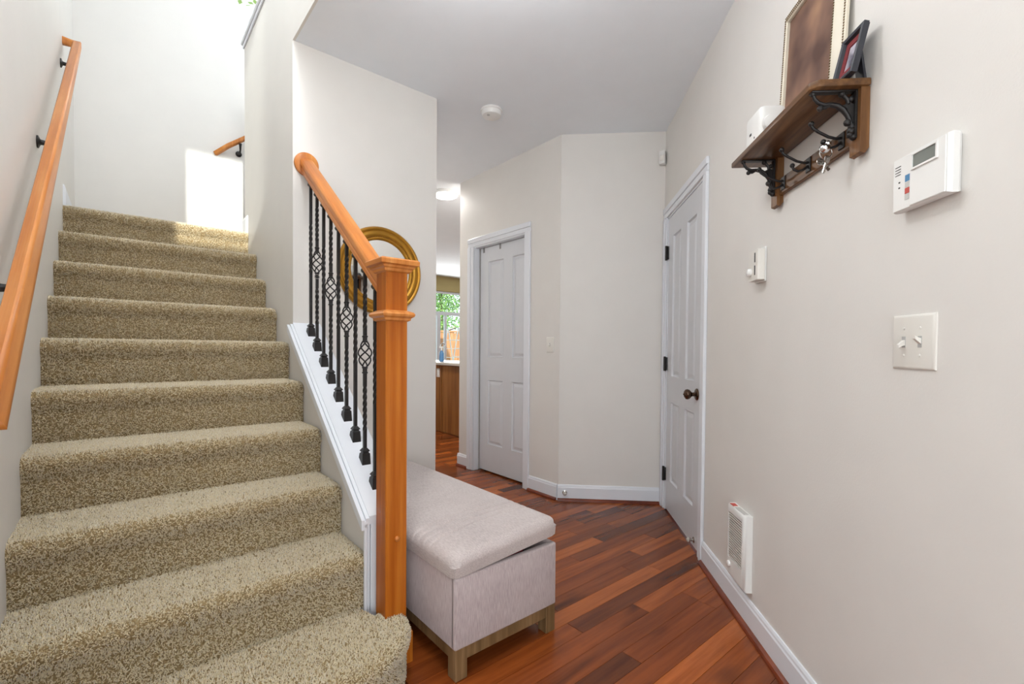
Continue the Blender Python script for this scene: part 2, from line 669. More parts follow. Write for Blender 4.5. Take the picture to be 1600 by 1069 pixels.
struct('added_sun_blocker', B((-4.5, SF - 7.5, 2.65), (1.6, SF - 0.12, 2.8)), 'trim_white', 'S', label='flat unseen slab added outside the front wall to block sun')  # unseen slab added to keep sun through the low openings off the stairs
# white cap on the stair right wall
bm = bmesh.new()
box(bm, (EP - 0.02, -0.45, 3.24), (EP + 0.13, SPE + 0.02, 3.265), 0.005)
box(bm, (EP - 0.01, -0.45, 3.215), (EP, SPE + 0.01, 3.24), 0.003)
struct('trim_1', bm, 'trim_white', 'S', label='white cap along the top of the stair right wall')

# ------------------------------------------------------------------ floor planks
def clip(poly, a, b, c):
    """keep a*x+b*y<=c"""
    out = []
    for i in range(len(poly)):
        p, q = poly[i], poly[(i + 1) % len(poly)]
        dp, dq = a * p[0] + b * p[1] - c, a * q[0] + b * q[1] - c
        if dp <= 0:
            out.append(p)
        if dp * dq < 0:
            t = dp / (dp - dq)
            out.append((p[0] + t * (q[0] - p[0]), p[1] + t * (q[1] - p[1])))
    return out


def area2(poly):
    return abs(sum(poly[i][0] * poly[(i + 1) % len(poly)][1] - poly[(i + 1) % len(poly)][0] * poly[i][1] for i in range(len(poly)))) / 2


PW = 0.0835
rest = bmesh.new()
rr = random.Random(5)
course = 0
s = -0.98
nplank = 0
while s < SK:
    s1 = s + PW
    if s < 1.30:
        e = -3.1 if s < 0.36 else EL
    elif s < SM:
        e = 0.72
    else:
        e = EM
    emax = 7.0 if s > SBE - 0.02 else (EB if s > 2.33 else 3.3)
    e -= rr.uniform(0, 0.5)
    while e < emax:
        L = rr.choice((0.42, 0.55, 0.65, 0.8, 0.95, 1.15))
        g = 0.0006
        poly = [(e + g, s + g), (e + L - g, s + g), (e + L - g, s1 - g), (e + g, s1 - g)]
        # room limits
        lo = (-3.1 if s1 < 0.4 else EL) if s < 1.30 else (0.72 if s1 < SM + 0.02 else EM)
        poly = clip(poly, -1, 0, -lo)
        if s < SBE - 0.02:
            poly = clip(poly, RT, -RT, XR - 0.003)
            if s < 2.34:
                poly = clip(poly, RT, RT, YA - 0.003)
        if 2.34 <= s < SBE - 0.02:
            poly = clip(poly, 1, 0, EB + (0.12 if 2.70 < s < 3.50 else -0.003))
        poly = clip(poly, 1, 0, 6.99)
        poly = clip(poly, 0, 1, SK)
        if len(poly) >= 3 and area2(poly) > 2e-4:
            near = 0.35 < s < 5.6 and e > 0.3 and nplank < 300
            bmp = bmesh.new() if near else rest
            c = (sum(p[0] for p in poly) / len(poly), sum(p[1] for p in poly) / len(poly))
            def ins(p, d):
                v = Vector((c[0] - p[0], c[1] - p[1]))
                return (p[0] + (v.normalized().x * d if v.length > 0 else 0), p[1] + (v.normalized().y * d if v.length > 0 else 0))
            ring_loft(bmp, [[(p[0], p[1], -0.012) for p in poly], [(p[0], p[1], -0.0008) for p in poly],
                            [(*ins(p, 0.0012), 0.0) for p in poly]])
            if near:
                obj('plank', bmp, 'cherry_plank', floor)
                nplank += 1
        e += L
    s = s1
    course += 1
o = obj("plank", rest, 'cherry_plank', floor)
o['kind'] = 'stuff'

# ------------------------------------------------------------------ baseboards and trims
def baseboard_profile(h=0.118, t=0.013):
    return [(0, 0), (t, 0), (t, h - 0.022), (t - 0.003, h - 0.016), (t - 0.004, h - 0.008), (t - 0.008, h), (0, h)]


def run_profile(bm, prof, p0, p1, nrm):
    """extrude (out, up) profile from p0 to p1 along floor, nrm = outward normal"""
    p0, p1, nrm = Vector(p0), Vector(p1), Vector(nrm)
    rings = [[p + nrm * a + Vector((0, 0, b)) for a, b in prof] for p in (p0, p1)]
    ring_loft(bm, rings)
    return bm


SHOE = [(0.013, 0), (0.031, 0), (0.030, 0.008), (0.026, 0.014), (0.018, 0.019), (0.013, 0.020)]


def baseboard(name, p0, p1, nrm, frame, shoe=True, z=0.0):
    p0 = (*p0, z)
    p1 = (*p1, z)
    o = struct(name, run_profile(bmesh.new(), baseboard_profile(), p0, p1, nrm), 'trim_white', frame)
    if shoe:
        c = obj('shoe_moulding', run_profile(bmesh.new(), SHOE, p0, p1, nrm), 'shoe_wood', o)
        c['label'] = 'dark reddish wood quarter-round strip'
    return o


baseboard('baseboard_right', (XR, -0.6), (XR, 2.478), (-1, 0, 0), 'W')
baseboard('baseboard_far', (0.052, YA), (XR - 0.015, YA), (0, -1, 0), 'W')
baseboard('baseboard_hall', (EB, 2.388), (EB, 2.70), (-1, 0, 0), 'S')
baseboard('baseboard_hall_end', (EB, 3.555), (EB, SBE + 0.013), (-1, 0, 0), 'S')
baseboard('baseboard_mirror', (0.80, SM), (EM, SM), (0, -1, 0), 'S')
ZL = ZK(10)
baseboard('baseboard_landing_left', (EL, 3.66), (EL, SB), (1, 0, 0), 'S', False, ZL - 0.005)
baseboard('baseboard_landing_back', (EL, SB), (1.4, SB), (0, -1, 0), 'S', False, ZL - 0.005)
baseboard('baseboard_landing_right', (EP, 3.66), (EP, SPE + 0.013), (-1, 0, 0), 'S', False, ZL - 0.005)

# ------------------------------------------------------------------ doors
def casing_leg(bm, axis, out, face, a0, a1, z0, z1, inner):
    """flat moulded casing on a wall; axis of thickness; out = direction sign"""
    t1, t2 = 0.011, 0.017
    w = a1 - a0
    # two steps: thin inner band, thicker outer band
    inn = (a0, a0 + w * 0.45) if inner == 'lo' else (a1 - w * 0.45, a1)
    oth = (a0 + w * 0.45, a1) if inner == 'lo' else (a0, a1 - w * 0.45)
    for (b0, b1), t in ((inn, t1), (oth, t2)):
        x0, x1 = sorted((face, face + out * t))
        if axis == 0:
            box(bm, (x0, b0, z0), (x1, b1, z1), 0.003)
        else:
            box(bm, (b0, x0, z0), (b1, x1, z1), 0.003)


def raised_panel(bm, axis, out, face, a0, a1, z0, z1, depth=0.010):
    """recess sticking plus raised field, drawn as nested rings on the door face"""
    def P(d, a, z):
        return (face + out * d, a, z) if axis == 0 else (a, face + out * d, z)
    rings = []
    for ins, d in ((0.0, 0.0005), (0.004, 0.002), (0.010, -depth), (0.020, -depth), (0.040, -0.002), (0.046, -0.001)):
        rings.append([P(d, a0 + ins, z0 + ins), P(d, a1 - ins, z0 + ins), P(d, a1 - ins, z1 - ins), P(d, a0 + ins, z1 - ins)])
    vr = ring_loft(bm, rings, cap=False)
    bm.faces.new(vr[-1])


def door_slab(bm, axis, out, face, a0, a1, z0, z1, holes, th=0.035):
    """front skin with openings for the panels, plus a solid core set back"""
    t_in = face - out * 0.014
    t_back = face - out * th
    lo, hi = sorted((face, t_in))
    wall_holes(bm, axis, lo, hi, a0, a1, z0, z1, holes)
    lo, hi = sorted((t_in, t_back))
    if axis == 0:
        box(bm, (lo, a0, z0), (hi, a1, z1))
    else:
        box(bm, (a0, lo, z0), (a1, hi, z1))
    bmesh.ops.remove_doubles(bm, verts=bm.verts, dist=1e-5)


# door_1, in the right wall
d1 = thing('door_1', 'white four-panel hinged door in the right wall', None, kind='structure', origin=(XR, 2.95, 0))
pn = [(2.685, 2.875, 0.935, 1.885), (3.005, 3.195, 0.935, 1.885), (2.685, 2.875, 0.225, 0.765), (3.005, 3.195, 0.225, 0.765)]
bm = bmesh.new()
door_slab(bm, 0, -1, XR + 0.004, 2.574, 3.318, 0.012, 2.024, pn)
obj('slab', bm, 'door_white', d1)
for q in pn:
    bm = bmesh.new()
    raised_panel(bm, 0, -1, XR + 0.004, *q)
    obj('panel', bm, 'door_white', d1)
bm = bmesh.new()
box(bm, (XR - 0.0, 2.560, 0), (XR + 0.11, 2.572, 2.036))
box(bm, (XR - 0.0, 3.320, 0), (XR + 0.11, 3.330, 2.036))
box(bm, (XR - 0.0, 2.560, 2.026), (XR + 0.11, 3.330, 2.036))
obj('jamb', bm, 'trim_white', d1)
bm = bmesh.new()
casing_leg(bm, 0, -1, XR, 2.48, 2.556, 0, 2.04, 'hi')
casing_leg(bm, 0, -1, XR, 3.334, 3.412, 0, 2.04, 'lo')
box(bm, (XR - 0.011, 2.48, 2.04), (XR, 3.412, 2.075), 0.003)
box(bm, (XR - 0.017, 2.48, 2.075), (XR, 3.412, 2.115), 0.003)
obj('casing', bm, 'trim_white', d1)
for z in (1.79, 1.02, 0.25):
    bm = bmesh.new()
    box(bm, (XR - 0.006, 3.305, z - 0.045), (XR + 0.004, 3.336, z + 0.045), 0.002)
    lathe(bm, [(0.008, -0.05), (0.008, 0.05)], (XR - 0.011, 3.326, z), n=10)
    h = obj('hinge', bm, 'iron_black', d1, smooth=40)
    h['label'] = 'black hinge'
kz, ky = 0.870, 2.638
bm = bmesh.new()
lathe(bm, [(0.033, 0), (0.033, 0.004), (0.027, 0.009), (0.015, 0.012)], (XR + 0.003, ky, kz), (-1, 0, 0), 24)
k = obj('knob_rose', bm, 'knob_bronze', d1, smooth=50)
bm = bmesh.new()
lathe(bm, [(0.012, 0.005), (0.011, 0.028), (0.018, 0.034), (0.026, 0.042), (0.029, 0.052), (0.027, 0.061), (0.018, 0.068), (0.006, 0.071), (0.003, 0.075)],
      (XR + 0.003, ky, kz), (-1, 0, 0), 24)
k2 = obj('knob', bm, 'knob_bronze', d1, smooth=50)
k2['label'] = 'dark bronze round door knob'
bm = bmesh.new()
box(bm, (XR - 0.001, 2.565, kz - 0.028), (XR + 0.006, 2.5735, kz + 0.028))
obj('latch_plate', bm, 'iron_bronze', d1)


def door_stop(name, label, base, nrm, frame):
    t = thing(name, label, 'door stop', frame, base)
    bm = bmesh.new()
    lathe(bm, [(0.017, 0), (0.017, 0.004), (0.008, 0.007), (0.007, 0.018), (0.013, 0.021), (0.015, 0.027), (0.012, 0.031)], base, nrm, 18)
    obj('body', bm, 'nickel', t, smooth=50)
    bm = bmesh.new()
    b2 = Vector(base) + Vector(nrm) * 0.030
    lathe(bm, [(0.013, 0), (0.013, 0.006), (0.006, 0.012)], b2, nrm, 16)
    obj('tip', bm, 'rubber_white', t, smooth=50)


door_stop('door_stop', 'small round metal door stop on the far wall baseboard', (0.105, YA - 0.013, 0.062), (0, -1, 0), 'W')
door_stop('door_stop', 'small round metal stop at the foot of the right door', (XR + 0.004, 2.655, 0.052), (-1, 0, 0), 'W')

# door_2, pocket door in the hall wall
EDF = EB + 0.062
d2 = thing('door_2', 'white four-panel sliding pocket door in the hall wall', None, 'S', (EB, 3.1, 0), kind='structure')
pn = [(2.80, 3.0, 1.035, 1.90), (3.115, 3.335, 1.035, 1.90), (2.80, 3.0, 0.25, 0.84), (3.115, 3.335, 0.25, 0.84)]
bm = bmesh.new()
door_slab(bm, 0, -1, EDF, 2.74, 3.45, 0.014, 2.028, pn, 0.03)
obj('slab', bm, 'door_white', d2)
for q in pn:
    bm = bmesh.new()
    raised_panel(bm, 0, -1, EDF, *q)
    obj('panel', bm, 'door_white', d2)
bm = bmesh.new()
for sa, sb_ in ((2.765, 2.777), (3.463, 3.475)):
    box(bm, (EB, sa, 0), (EDF - 0.006, sb_, DH))
    box(bm, (EDF + 0.04, sa, 0), (EB + 0.12, sb_, DH))
box(bm, (EB, 2.777, DH - 0.012), (EDF - 0.006, 3.463, DH))
box(bm, (EDF + 0.04, 3.45, 0), (EB + 0.119, 3.464, DH))
obj('jamb', bm, 'trim_white', d2)
bm = bmesh.new()
casing_leg(bm, 0, -1, EB, 2.70, 2.772, 0, 2.04, 'hi')
casing_leg(bm, 0, -1, EB, 3.468, 3.555, 0, 2.04, 'lo')
box(bm, (EB - 0.011, 2.70, 2.04), (EB, 3.555, 2.075), 0.003)
box(bm, (EB - 0.017, 2.70, 2.075), (EB, 3.555, 2.115), 0.003)
obj('casing', bm, 'trim_white', d2)
for sx in (3.40, 3.165):
    bm = bmesh.new()
    box(bm, (EDF - 0.004, sx - 0.011, 1.985), (EDF - 0.0005, sx + 0.011, 2.032), 0.001)
    h = obj('hanger', bm, 'hanger_grey', d2)
    h['label'] = 'small grey metal tab over the door top'
# dark slot of the pocket track and room behind
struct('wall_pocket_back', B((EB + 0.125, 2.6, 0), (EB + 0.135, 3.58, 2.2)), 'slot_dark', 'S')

# ------------------------------------------------------------------ staircase
stair = thing('carpeted_staircase', 'beige carpeted straight staircase rising to the landing', 'staircase', 'S', (0.2, 1.3, 0))


def pile(me, parent, density, size, seed):
    """short cut-pile yarn ends scattered over a step's mesh"""
    rg = np.random.default_rng(seed)
    me.calc_loop_triangles()
    nv = len(me.vertices)
    co = np.empty(nv * 3)
    me.vertices.foreach_get('co', co)
    co = co.reshape(-1, 3)
    tri = np.empty(len(me.loop_triangles) * 3, dtype=np.int64)
    me.loop_triangles.foreach_get('vertices', tri)
    tri = tri.reshape(-1, 3)
    a, b, c = co[tri[:, 0]], co[tri[:, 1]], co[tri[:, 2]]
    cr = np.cross(b - a, c - a)
    ar = np.linalg.norm(cr, axis=1) / 2
    nrm = cr / (2 * ar[:, None] + 1e-12)
    N = int(ar.sum() * density)
    idx = rg.choice(len(ar), N, p=ar / ar.sum())
    u, v = rg.random(N), rg.random(N)
    fl = u + v > 1
    u[fl], v[fl] = 1 - u[fl], 1 - v[fl]
    P = a[idx] + (b - a)[idx] * u[:, None] + (c - a)[idx] * v[:, None]
    Nn = nrm[idx]
    d = Nn + rg.normal(0, 0.42, (N, 3)) + np.array([0, 0, 0.10])
    d /= np.linalg.norm(d, axis=1)[:, None]
    ref = rg.normal(0, 1, (N, 3))
    s_ = np.cross(d, ref)
    s_ /= np.linalg.norm(s_, axis=1)[:, None]
    t_ = np.cross(d, s_)
    hgt = size * 2.05 * rg.uniform(0.75, 1.2, N)
    r = size * rg.uniform(0.46, 0.68, N)
    V = np.empty((N, 6, 3))
    base = P - d * 0.001
    top = P + d * hgt[:, None]
    for k in range(3):
        an = 2 * math.pi * k / 3
        off = (s_ * math.cos(an) + t_ * math.sin(an)) * r[:, None]
        V[:, k] = base + off
        an2 = an + 0.9
        V[:, 3 + k] = top + (s_ * math.cos(an2) + t_ * math.sin(an2)) * (r * 0.62)[:, None]
    F = np.array([[0, 1, 4], [0, 4, 3], [1, 2, 5], [1, 5, 4], [2, 0, 3], [2, 3, 5], [3, 4, 5]])
    faces = (F[None] + (np.arange(N) * 6)[:, None, None]).reshape(-1, 3)
    pm = bpy.data.meshes.new('carpet_pile')
    pm.vertices.add(N * 6)
    pm.vertices.foreach_set('co', V.reshape(-1))
    nf = len(faces)
    pm.loops.add(nf * 3)
    pm.loops.foreach_set('vertex_index', faces.reshape(-1).astype(np.int32))
    pm.polygons.add(nf)
    pm.polygons.foreach_set('loop_start', np.arange(0, nf * 3, 3, dtype=np.int32))
    pm.update(calc_edges=True)
    at = pm.attributes.new('yarn', 'FLOAT', 'POINT')
    at.data.foreach_set('value', np.repeat(np.clip(rg.normal(0.5, 0.18, N), 0, 1), 6).astype(np.float32))
    pm.materials.append(MATS['carpet'])
    o = bpy.data.objects.new('carpet_pile', pm)
    COL.objects.link(o)
    o.parent = parent
    o['kind'] = 'stuff'
    ORI[o.name] = ORI[parent.name]
    FRM[o.name] = 'S'
    return o


NR = 0.030      # nosing radius
OV = 0.016      # nosing overhang


def step_profile(k):
    """(s, z) outline from riser foot over the nosing to the back of the tread"""
    s, z = SXS(k) + 0.004, ZK(k) - 0.010
    zb = ZK(k - 1) - 0.012 if k > 1 else 0.0
    pts = [(s + OV, zb)]
    for t in (0.25, 0.5, 0.75):
        pts.append((s + OV, zb + (z - 0.075 - zb) * t))
    pts += [(s + OV, z - 0.075), (s + OV * 0.6, z - 0.060), (s + OV * 0.15, z - 0.047)]
    for i in range(7):
        a = math.pi - i * math.pi / 12
        pts.append((s + NR + NR * math.cos(a), z - NR + NR * math.sin(a)))
    sb_ = (SXS(k + 1) + OV + 0.01) if k < 10 else 3.95
    for t in (0.33, 0.66, 1.0):
        pts.append((s + NR + (sb_ - s - NR) * t, z))
    return pts


for k in range(10, 1, -1):
    prof = step_profile(k)
    e0, e1 = EL, EP - 0.002
    es = [e0, e0 + 0.01, e0 + 0.03] + [e0 + 0.03 + (e1 - e0 - 0.07) * i / 8 for i in range(1, 9)] + [e1 - 0.025, e1 - 0.012, e1 - 0.004, e1]
    if k == 2:
        es = [e for e in es]
    bm = bmesh.new()
    rows = []
    for e in es:
        dd = max(0.0, 0.03 - (e1 - e)) / 0.03
        rnd = 0.016 * (1 - math.sqrt(max(0, 1 - dd * dd))) if k <= 8 else 0
        row = []
        zt = ZK(k) - 0.010
        for (s, z) in prof:
            w = max(0.0, min(1.0, (z - (zt - 0.09)) / 0.09))
            wob = 0.0025 * math.sin(e * 23 + k * 2.1) * w
            row.append(bm.verts.new((e, s + rnd * w * (1 if s < SXS(k) + 0.05 else 0) + wob, z - rnd * w)))
        rows.append(row)
    for a, b in zip(rows[:-1], rows[1:]):
        for i in range(len(prof) - 1):
            bm.faces.new((a[i], b[i], b[i + 1], a[i + 1]))
    st = obj('step', bm, 'carpet_base', stair, smooth=60)
    pile(st.data, st, (56000 if k <= 4 else 50000 if k <= 6 else 42000), 0.0033 if k <= 5 else 0.0036, k)

# starting step with a rounded right end that wraps in front of the newel post
bm = bmesh.new()
z1 = ZK(1) - 0.010
ce, cs, re_, rs = 0.50, 1.492, 0.262, 0.215
outl = [(EL + (ce - EL) * i / 8, cs - rs) for i in range(8)]
for i in range(13):
    a = -math.pi / 2 + i * (math.pi / 2) / 12
    outl.append((ce + re_ * math.cos(a), cs + rs * math.sin(a)))
outl.append((ce + re_, cs + 0.02))
prof1 = [(OV, 0.0), (OV, 0.04), (OV, 0.08), (OV, z1 - 0.075), (OV * 0.6, z1 - 0.06), (OV * 0.15, z1 - 0.047)]
for i in range(7):
    a = math.pi - i * math.pi / 12
    prof1.append((NR + NR * math.cos(a), z1 - NR + NR * math.sin(a)))
rows = []
for i, p in enumerate(outl):
    q0, q1 = outl[max(0, i - 1)], outl[min(len(outl) - 1, i + 1)]
    t = Vector((q1[0] - q0[0], q1[1] - q0[1])).normalized()
    nin = Vector((-t.y, t.x))
    row = [bm.verts.new((p[0] + nin.x * d, p[1] + nin.y * d, z)) for d, z in prof1]
    b = row[-1].co
    back = 1.625 if b.x < 0.655 else 1.53
    for f in (0.5, 1.0):
        row.append(bm.verts.new((min(b.x, 0.74), b.y + (max(back, b.y) - b.y) * f, z1)))
    rows.append(row)
for a, b in zip(rows[:-1], rows[1:]):
    for i in range(len(rows[0]) - 1):
        try:
            bm.faces.new((a[i], b[i], b[i + 1], a[i + 1]))
        except ValueError:
            pass
st = obj('step', bm, 'carpet_base', stair, smooth=60)
st['label'] = 'rounded starting step'
pile(st.data, st, 56000, 0.0033, 1)
# solid landing below the carpet, towards the second flight
obj('landing', B((EL, 3.66, ZL - 0.2), (1.40, SB, ZL - 0.012)), 'carpet_base', stair)

# ------------------------------------------------------------------ knee wall with its white cap
capz = lambda s: 1.24 + 0.756 * (s - SM)
SKN = 1.602
bm = bmesh.new()
prism(bm, [(SKN, 0), (SM, 0), (SM, capz(SM) - 0.03), (SKN, capz(SKN) - 0.03)], EP, 0.793, 0)
knee = struct('wall_knee', bm, 'wall_paint', 'S', label='low sloping white wall under the iron balusters')
def cap_strip(name, ea, eb, drop, thick):
    bm = bmesh.new()
    s_a = SKN - 0.012
    prism(bm, [(s_a, capz(s_a) - drop - thick), (SM, capz(SM) - drop - thick), (SM, capz(SM) - drop), (s_a, capz(s_a) - drop)], ea, eb, 0)
    obj(name, bm, 'trim_white', knee)


cap_strip('cap_board', 0.676, 0.812, 0.0, 0.030)
cap_strip('cap_moulding', 0.664, 0.676, 0.007, 0.030)
cap_strip('cap_moulding', 0.660, 0.664, 0.018, 0.022)
cap_strip('cap_moulding', 0.648, 0.660, 0.011, 0.036)
bm = bmesh.new()
for a, b, t in ((0.659, 0.670, 0.012), (0.672, 0.681, 0.008), (0.683, 0.80, 0.012)):
    box(bm, (a, SKN - t, 0.10), (b, SKN + 0.001, capz(SKN - 0.012) - 0.026), 0.002)
obj('end_casing', bm, 'trim_white', knee)

# ------------------------------------------------------------------ newel post, handrail, balusters
N0, N1, NS0, NS1 = 0.689, 0.769, 1.483, 1.563
rail = thing('stair_balustrade', 'orange fir newel post and sloping handrail with black iron balusters', 'railing', 'S', (0.729, 1.523, 0))
nw = obj('newel_post', B((N0, NS0, 0), (N1, NS1, 1.385), 0.003), 'fir_vertical', rail)
bm = bmesh.new()
d = 0.016
ring_loft(bm, [[(N0 - a, NS0 - a, z), (N1 + a, NS0 - a, z), (N1 + a, NS1 + a, z), (N0 - a, NS1 + a, z)] for a, z in
               ((d, 0), (d, 0.108), (d - 0.004, 0.115), (0.001, 0.118))])
obj('base_block', bm, 'fir_vertical', nw)


def mould(prof, name, parent):
    bm = bmesh.new()
    ring_loft(bm, [[(N0 - a, NS0 - a, z), (N1 + a, NS0 - a, z), (N1 + a, NS1 + a, z), (N0 - a, NS1 + a, z)] for a, z in prof])
    return obj(name, bm, 'fir_rail', parent)


mould(((0.001, 1.205), (0.008, 1.209), (0.009, 1.216), (0.018, 1.222), (0.020, 1.229), (0.016, 1.236), (0.001, 1.243)), 'collar', nw)
mould(((0.001, 1.372), (0.009, 1.376), (0.011, 1.384), (0.017, 1.388), (0.019, 1.394), (0.030, 1.398), (0.031, 1.412), (0.026, 1.417), (-0.02, 1.423)), 'cap', nw)
bm = bmesh.new()
lathe(bm, [(0.0095, -0.002), (0.0095, 0.003), (0.006, 0.0065), (0.001, 0.008)], (0.731, NS0, 0.447), (0, -1, 0), 16)
obj('plug', bm, 'fir_rail', nw, smooth=50)

ru = lambda s: 1.905 + 0.757 * (s - 2.399)      # underside of the rail, measured vertically
RC = 0.7425
prof_h = [(0.027, -0.030), (0.030, -0.026), (0.030, -0.012), (0.0265, -0.008), (0.0265, -0.003), (0.033, 0.003), (0.0335, 0.017), (0.0325, 0.023), (0.027, 0.030), (0.018, 0.0325)]
prof_r = prof_h + [(0.0, 0.0335)] + [(-a, b) for a, b in reversed(prof_h)]
cv = 0.030 * math.sqrt(1 + 0.757 ** 2)
bm = bmesh.new()
pa = Vector((RC, NS1 - 0.002, ru(NS1) + cv))
pb = Vector((RC, SM - 0.018, ru(SM - 0.018) + cv))
rings = []
for p in (pa, pb):
    t = (pb - pa).normalized()
    s_, u_ = frame_of(t)
    ring = []
    for a, b in prof_r:
        q = s_ * a + u_ * b
        q = q - t * (q.y / t.y)
        ring.append(p + q)
    rings.append(ring)
ring_loft(bm, rings)
hr = obj('handrail', bm, 'fir_rail', rail, smooth=35)
bm = bmesh.new()
lathe(bm, [(0.060, 0), (0.062, 0.006), (0.060, 0.013), (0.054, 0.017), (0.03, 0.018)], (RC, SM - 0.0005, ru(SM) + cv), (0, -1, 0), 32)
obj('rosette', bm, 'fir_rail', rail, smooth=40)


def twisted_bar(bm, zs0, zs1, half, twists, cx=0, cy=0):
    z = zs0
    rings = []
    n = int((zs1 - zs0) / 0.006) + 1
    for i in range(n + 1):
        zz = zs0 + (zs1 - zs0) * i / n
        ang = 0.0
        for (a, b, turns) in twists:
            ang += max(0, min(1, (zz - a) / (b - a))) * turns * 2 * math.pi
        intw = any(a < zz < b for a, b, _ in twists)
        hh = half * (0.98 if intw else 1.0)
        rings.append([(cx + hh * 1.414 * math.cos(ang + math.pi / 4 + j * math.pi / 2), cy + hh * 1.414 * math.sin(ang + math.pi / 4 + j * math.pi / 2), zz) for j in range(4)])
    # keep only rings needed on straight parts
    keep = [rings[0]]
    for i in range(1, len(rings) - 1):
        zz = rings[i][0][2]
        if any(a - 0.012 < zz < b + 0.012 for a, b, _ in twists):
            keep.append(rings[i])
    keep.append(rings[-1])
    ring_loft(bm, keep)


LEN = 0.789
BK = 0.425
bar_plain = bmesh.new()
twisted_bar(bar_plain, 0.0, LEN, 0.0063, [(0.31, 0.56, 2.25)])
me_plain = mesh_from('baluster', bar_plain, 'iron_black')
bb_ = bmesh.new()
twisted_bar(bb_, 0.0, BK - 0.052, 0.0063, [(0.12, 0.30, 1.75)])
twisted_bar(bb_, BK + 0.052, LEN, 0.0063, [(0.53, 0.70, 1.75)])
me_basket_bar = mesh_from('baluster', bb_, 'iron_black')
bk = bmesh.new()
for j in range(4):
    pts = []
    for i in range(15):
        t = i / 14
        an = j * math.pi / 2 + t * math.pi * 1.5
        r = 0.004 + 0.0225 * math.sin(math.pi * t) ** 0.8
        pts.append((r * math.cos(an), r * math.sin(an), BK - 0.056 + 0.112 * t))
    tube(bk, pts, 0.0030, 6)
me_basket = mesh_from('basket', bk, 'iron_black', 50)
me_collars = []
for sgn in (-1, 1):
    cl = bmesh.new()
    zc = BK + sgn * 0.062
    lathe(cl, [(0.0085, -0.014), (0.0115, -0.012), (0.0115, -0.008), (0.009, -0.006), (0.009, 0.006), (0.0115, 0.008), (0.0115, 0.012), (0.0085, 0.014)], (0, 0, zc), n=12)
    me_collars.append(mesh_from('collar', cl, 'iron_black', 40))
sh = bmesh.new()
a = 0.0155
ring_loft(sh, [[(-x, -x, z - 0.756 * x * 0 + (-x * 0.756 if z < 0.001 else 0)), (x, -x, z + (-x * 0.756 if z < 0.001 else 0)),
                (x, x, z + (x * 0.756 if z < 0.001 else 0)), (-x, x, z + (x * 0.756 if z < 0.001 else 0))] for x, z in
               ((a + 0.002, 0.0), (a, 0.030), (a - 0.004, 0.034), (a - 0.004, 0.037), (a, 0.040), (a - 0.002, 0.044), (0.0075, 0.052))])
me_shoe = mesh_from('shoe', sh, 'iron_black')
ts = bmesh.new()
zt0 = LEN - 0.032
ring_loft(ts, [[(-x, -x, z - x * sl), (x, -x, z - x * sl), (x, x, z + x * sl), (-x, x, z + x * sl)] for x, z, sl in
               ((0.0075, zt0 - 0.008, 0), (0.0125, zt0, 0), (0.0125, zt0 + 0.006, 0), (0.010, zt0 + 0.010, 0.2), (0.013, zt0 + 0.018, 0.5), (0.014, LEN + 0.0, 0.757))])
me_topshoe = mesh_from('top_shoe', ts, 'iron_black')
org = ORI[rail.name]
for i in range(9):
    sB = 2.481 - 0.0985 * i
    zB = capz(sB)
    loc = Vector((RC, sB, zB)) - org
    o = bpy.data.objects.new('baluster', me_basket_bar if i % 2 else me_plain)
    COL.objects.link(o)
    o.parent = rail
    o.location = loc
    subs = [('shoe', me_shoe), ('top_shoe', me_topshoe)]
    if i % 2:
        o['label'] = 'iron baluster with a twisted basket'
        subs += [('basket', me_basket), ('collar', me_collars[0]), ('collar', me_collars[1])]
    for nm, me in subs:
        c = bpy.data.objects.new(nm, me)
        COL.objects.link(c)
        c.parent = o

# little silver ring hooked on the uppermost basket
bm = bmesh.new()
sR = 2.481 - 0.0985
cR = Vector((RC - 0.006, sR - 0.02, capz(sR) + BK - 0.072))
tube(bm, [cR + Vector((0.011 * math.cos(t), 0.003 * math.sin(t), 0.011 * math.sin(t))) for t in [i * 2 * math.pi / 20 for i in range(21)]], 0.0014, 6)
tag(obj('key_ring', bm, 'nickel', None, 'S', tuple(cR), smooth=60), 'small silver ring hooked on the uppermost iron basket', 'ring')

# ------------------------------------------------------------------ wall handrails
prof_w = [(0.0195 * math.cos(t) * (1.0), 0.0225 * math.sin(t)) for t in [i * 2 * math.pi / 20 for i in range(20)]]
prof_w = [(max(-0.0185, min(0.0185, a * 1.18)), max(-0.0205, min(0.0205, b * 1.12))) for a, b in prof_w]


def wall_bracket(bm, wall_pt, rail_pt, nrm):
    w, r, n = Vector(wall_pt), Vector(rail_pt), Vector(nrm)
    lathe(bm, [(0.0, 0), (0.024, 0.0), (0.024, 0.005), (0.012, 0.010), (0.008, 0.016)], w, n, 16)
    mid = Vector((r.x if abs(n.x) > 0.5 else w.x, w.y if abs(n.x) > 0.5 else r.y, w.z))
    tube(bm, [w + n * 0.01, w + n * ((mid - w).dot(n) * 0.75), mid + Vector((0, 0, 0.010)), r], 0.0075, 8, [0.011, 0.008, 0.007, 0.012])


rl = thing('wall_handrail', 'long orange wood handrail bracketed to the left stair wall', 'handrail', 'S', (EL, 2.5, 1.9))
ER = -0.186
zr_ = lambda s: 0.975 + 0.7665 * (s - 1.27)
bm = bmesh.new()
sweep(bm, prof_w, [(EL, 1.27, zr_(1.27)), (ER, 1.27, zr_(1.27)), (ER, 3.735, zr_(3.735)), (EL, 3.735, zr_(3.735))])
obj('rail', bm, 'fir_rail', rl, smooth=45)
for sB in (3.60, 2.60, 1.75):
    bm = bmesh.new()
    wall_bracket(bm, (EL, sB, zr_(sB) - 0.085), (ER, sB, zr_(sB) - 0.022), (1, 0, 0))
    bkt = obj('bracket', bm, 'iron_black', rl, smooth=45)
    bkt['label'] = 'black iron rail bracket'

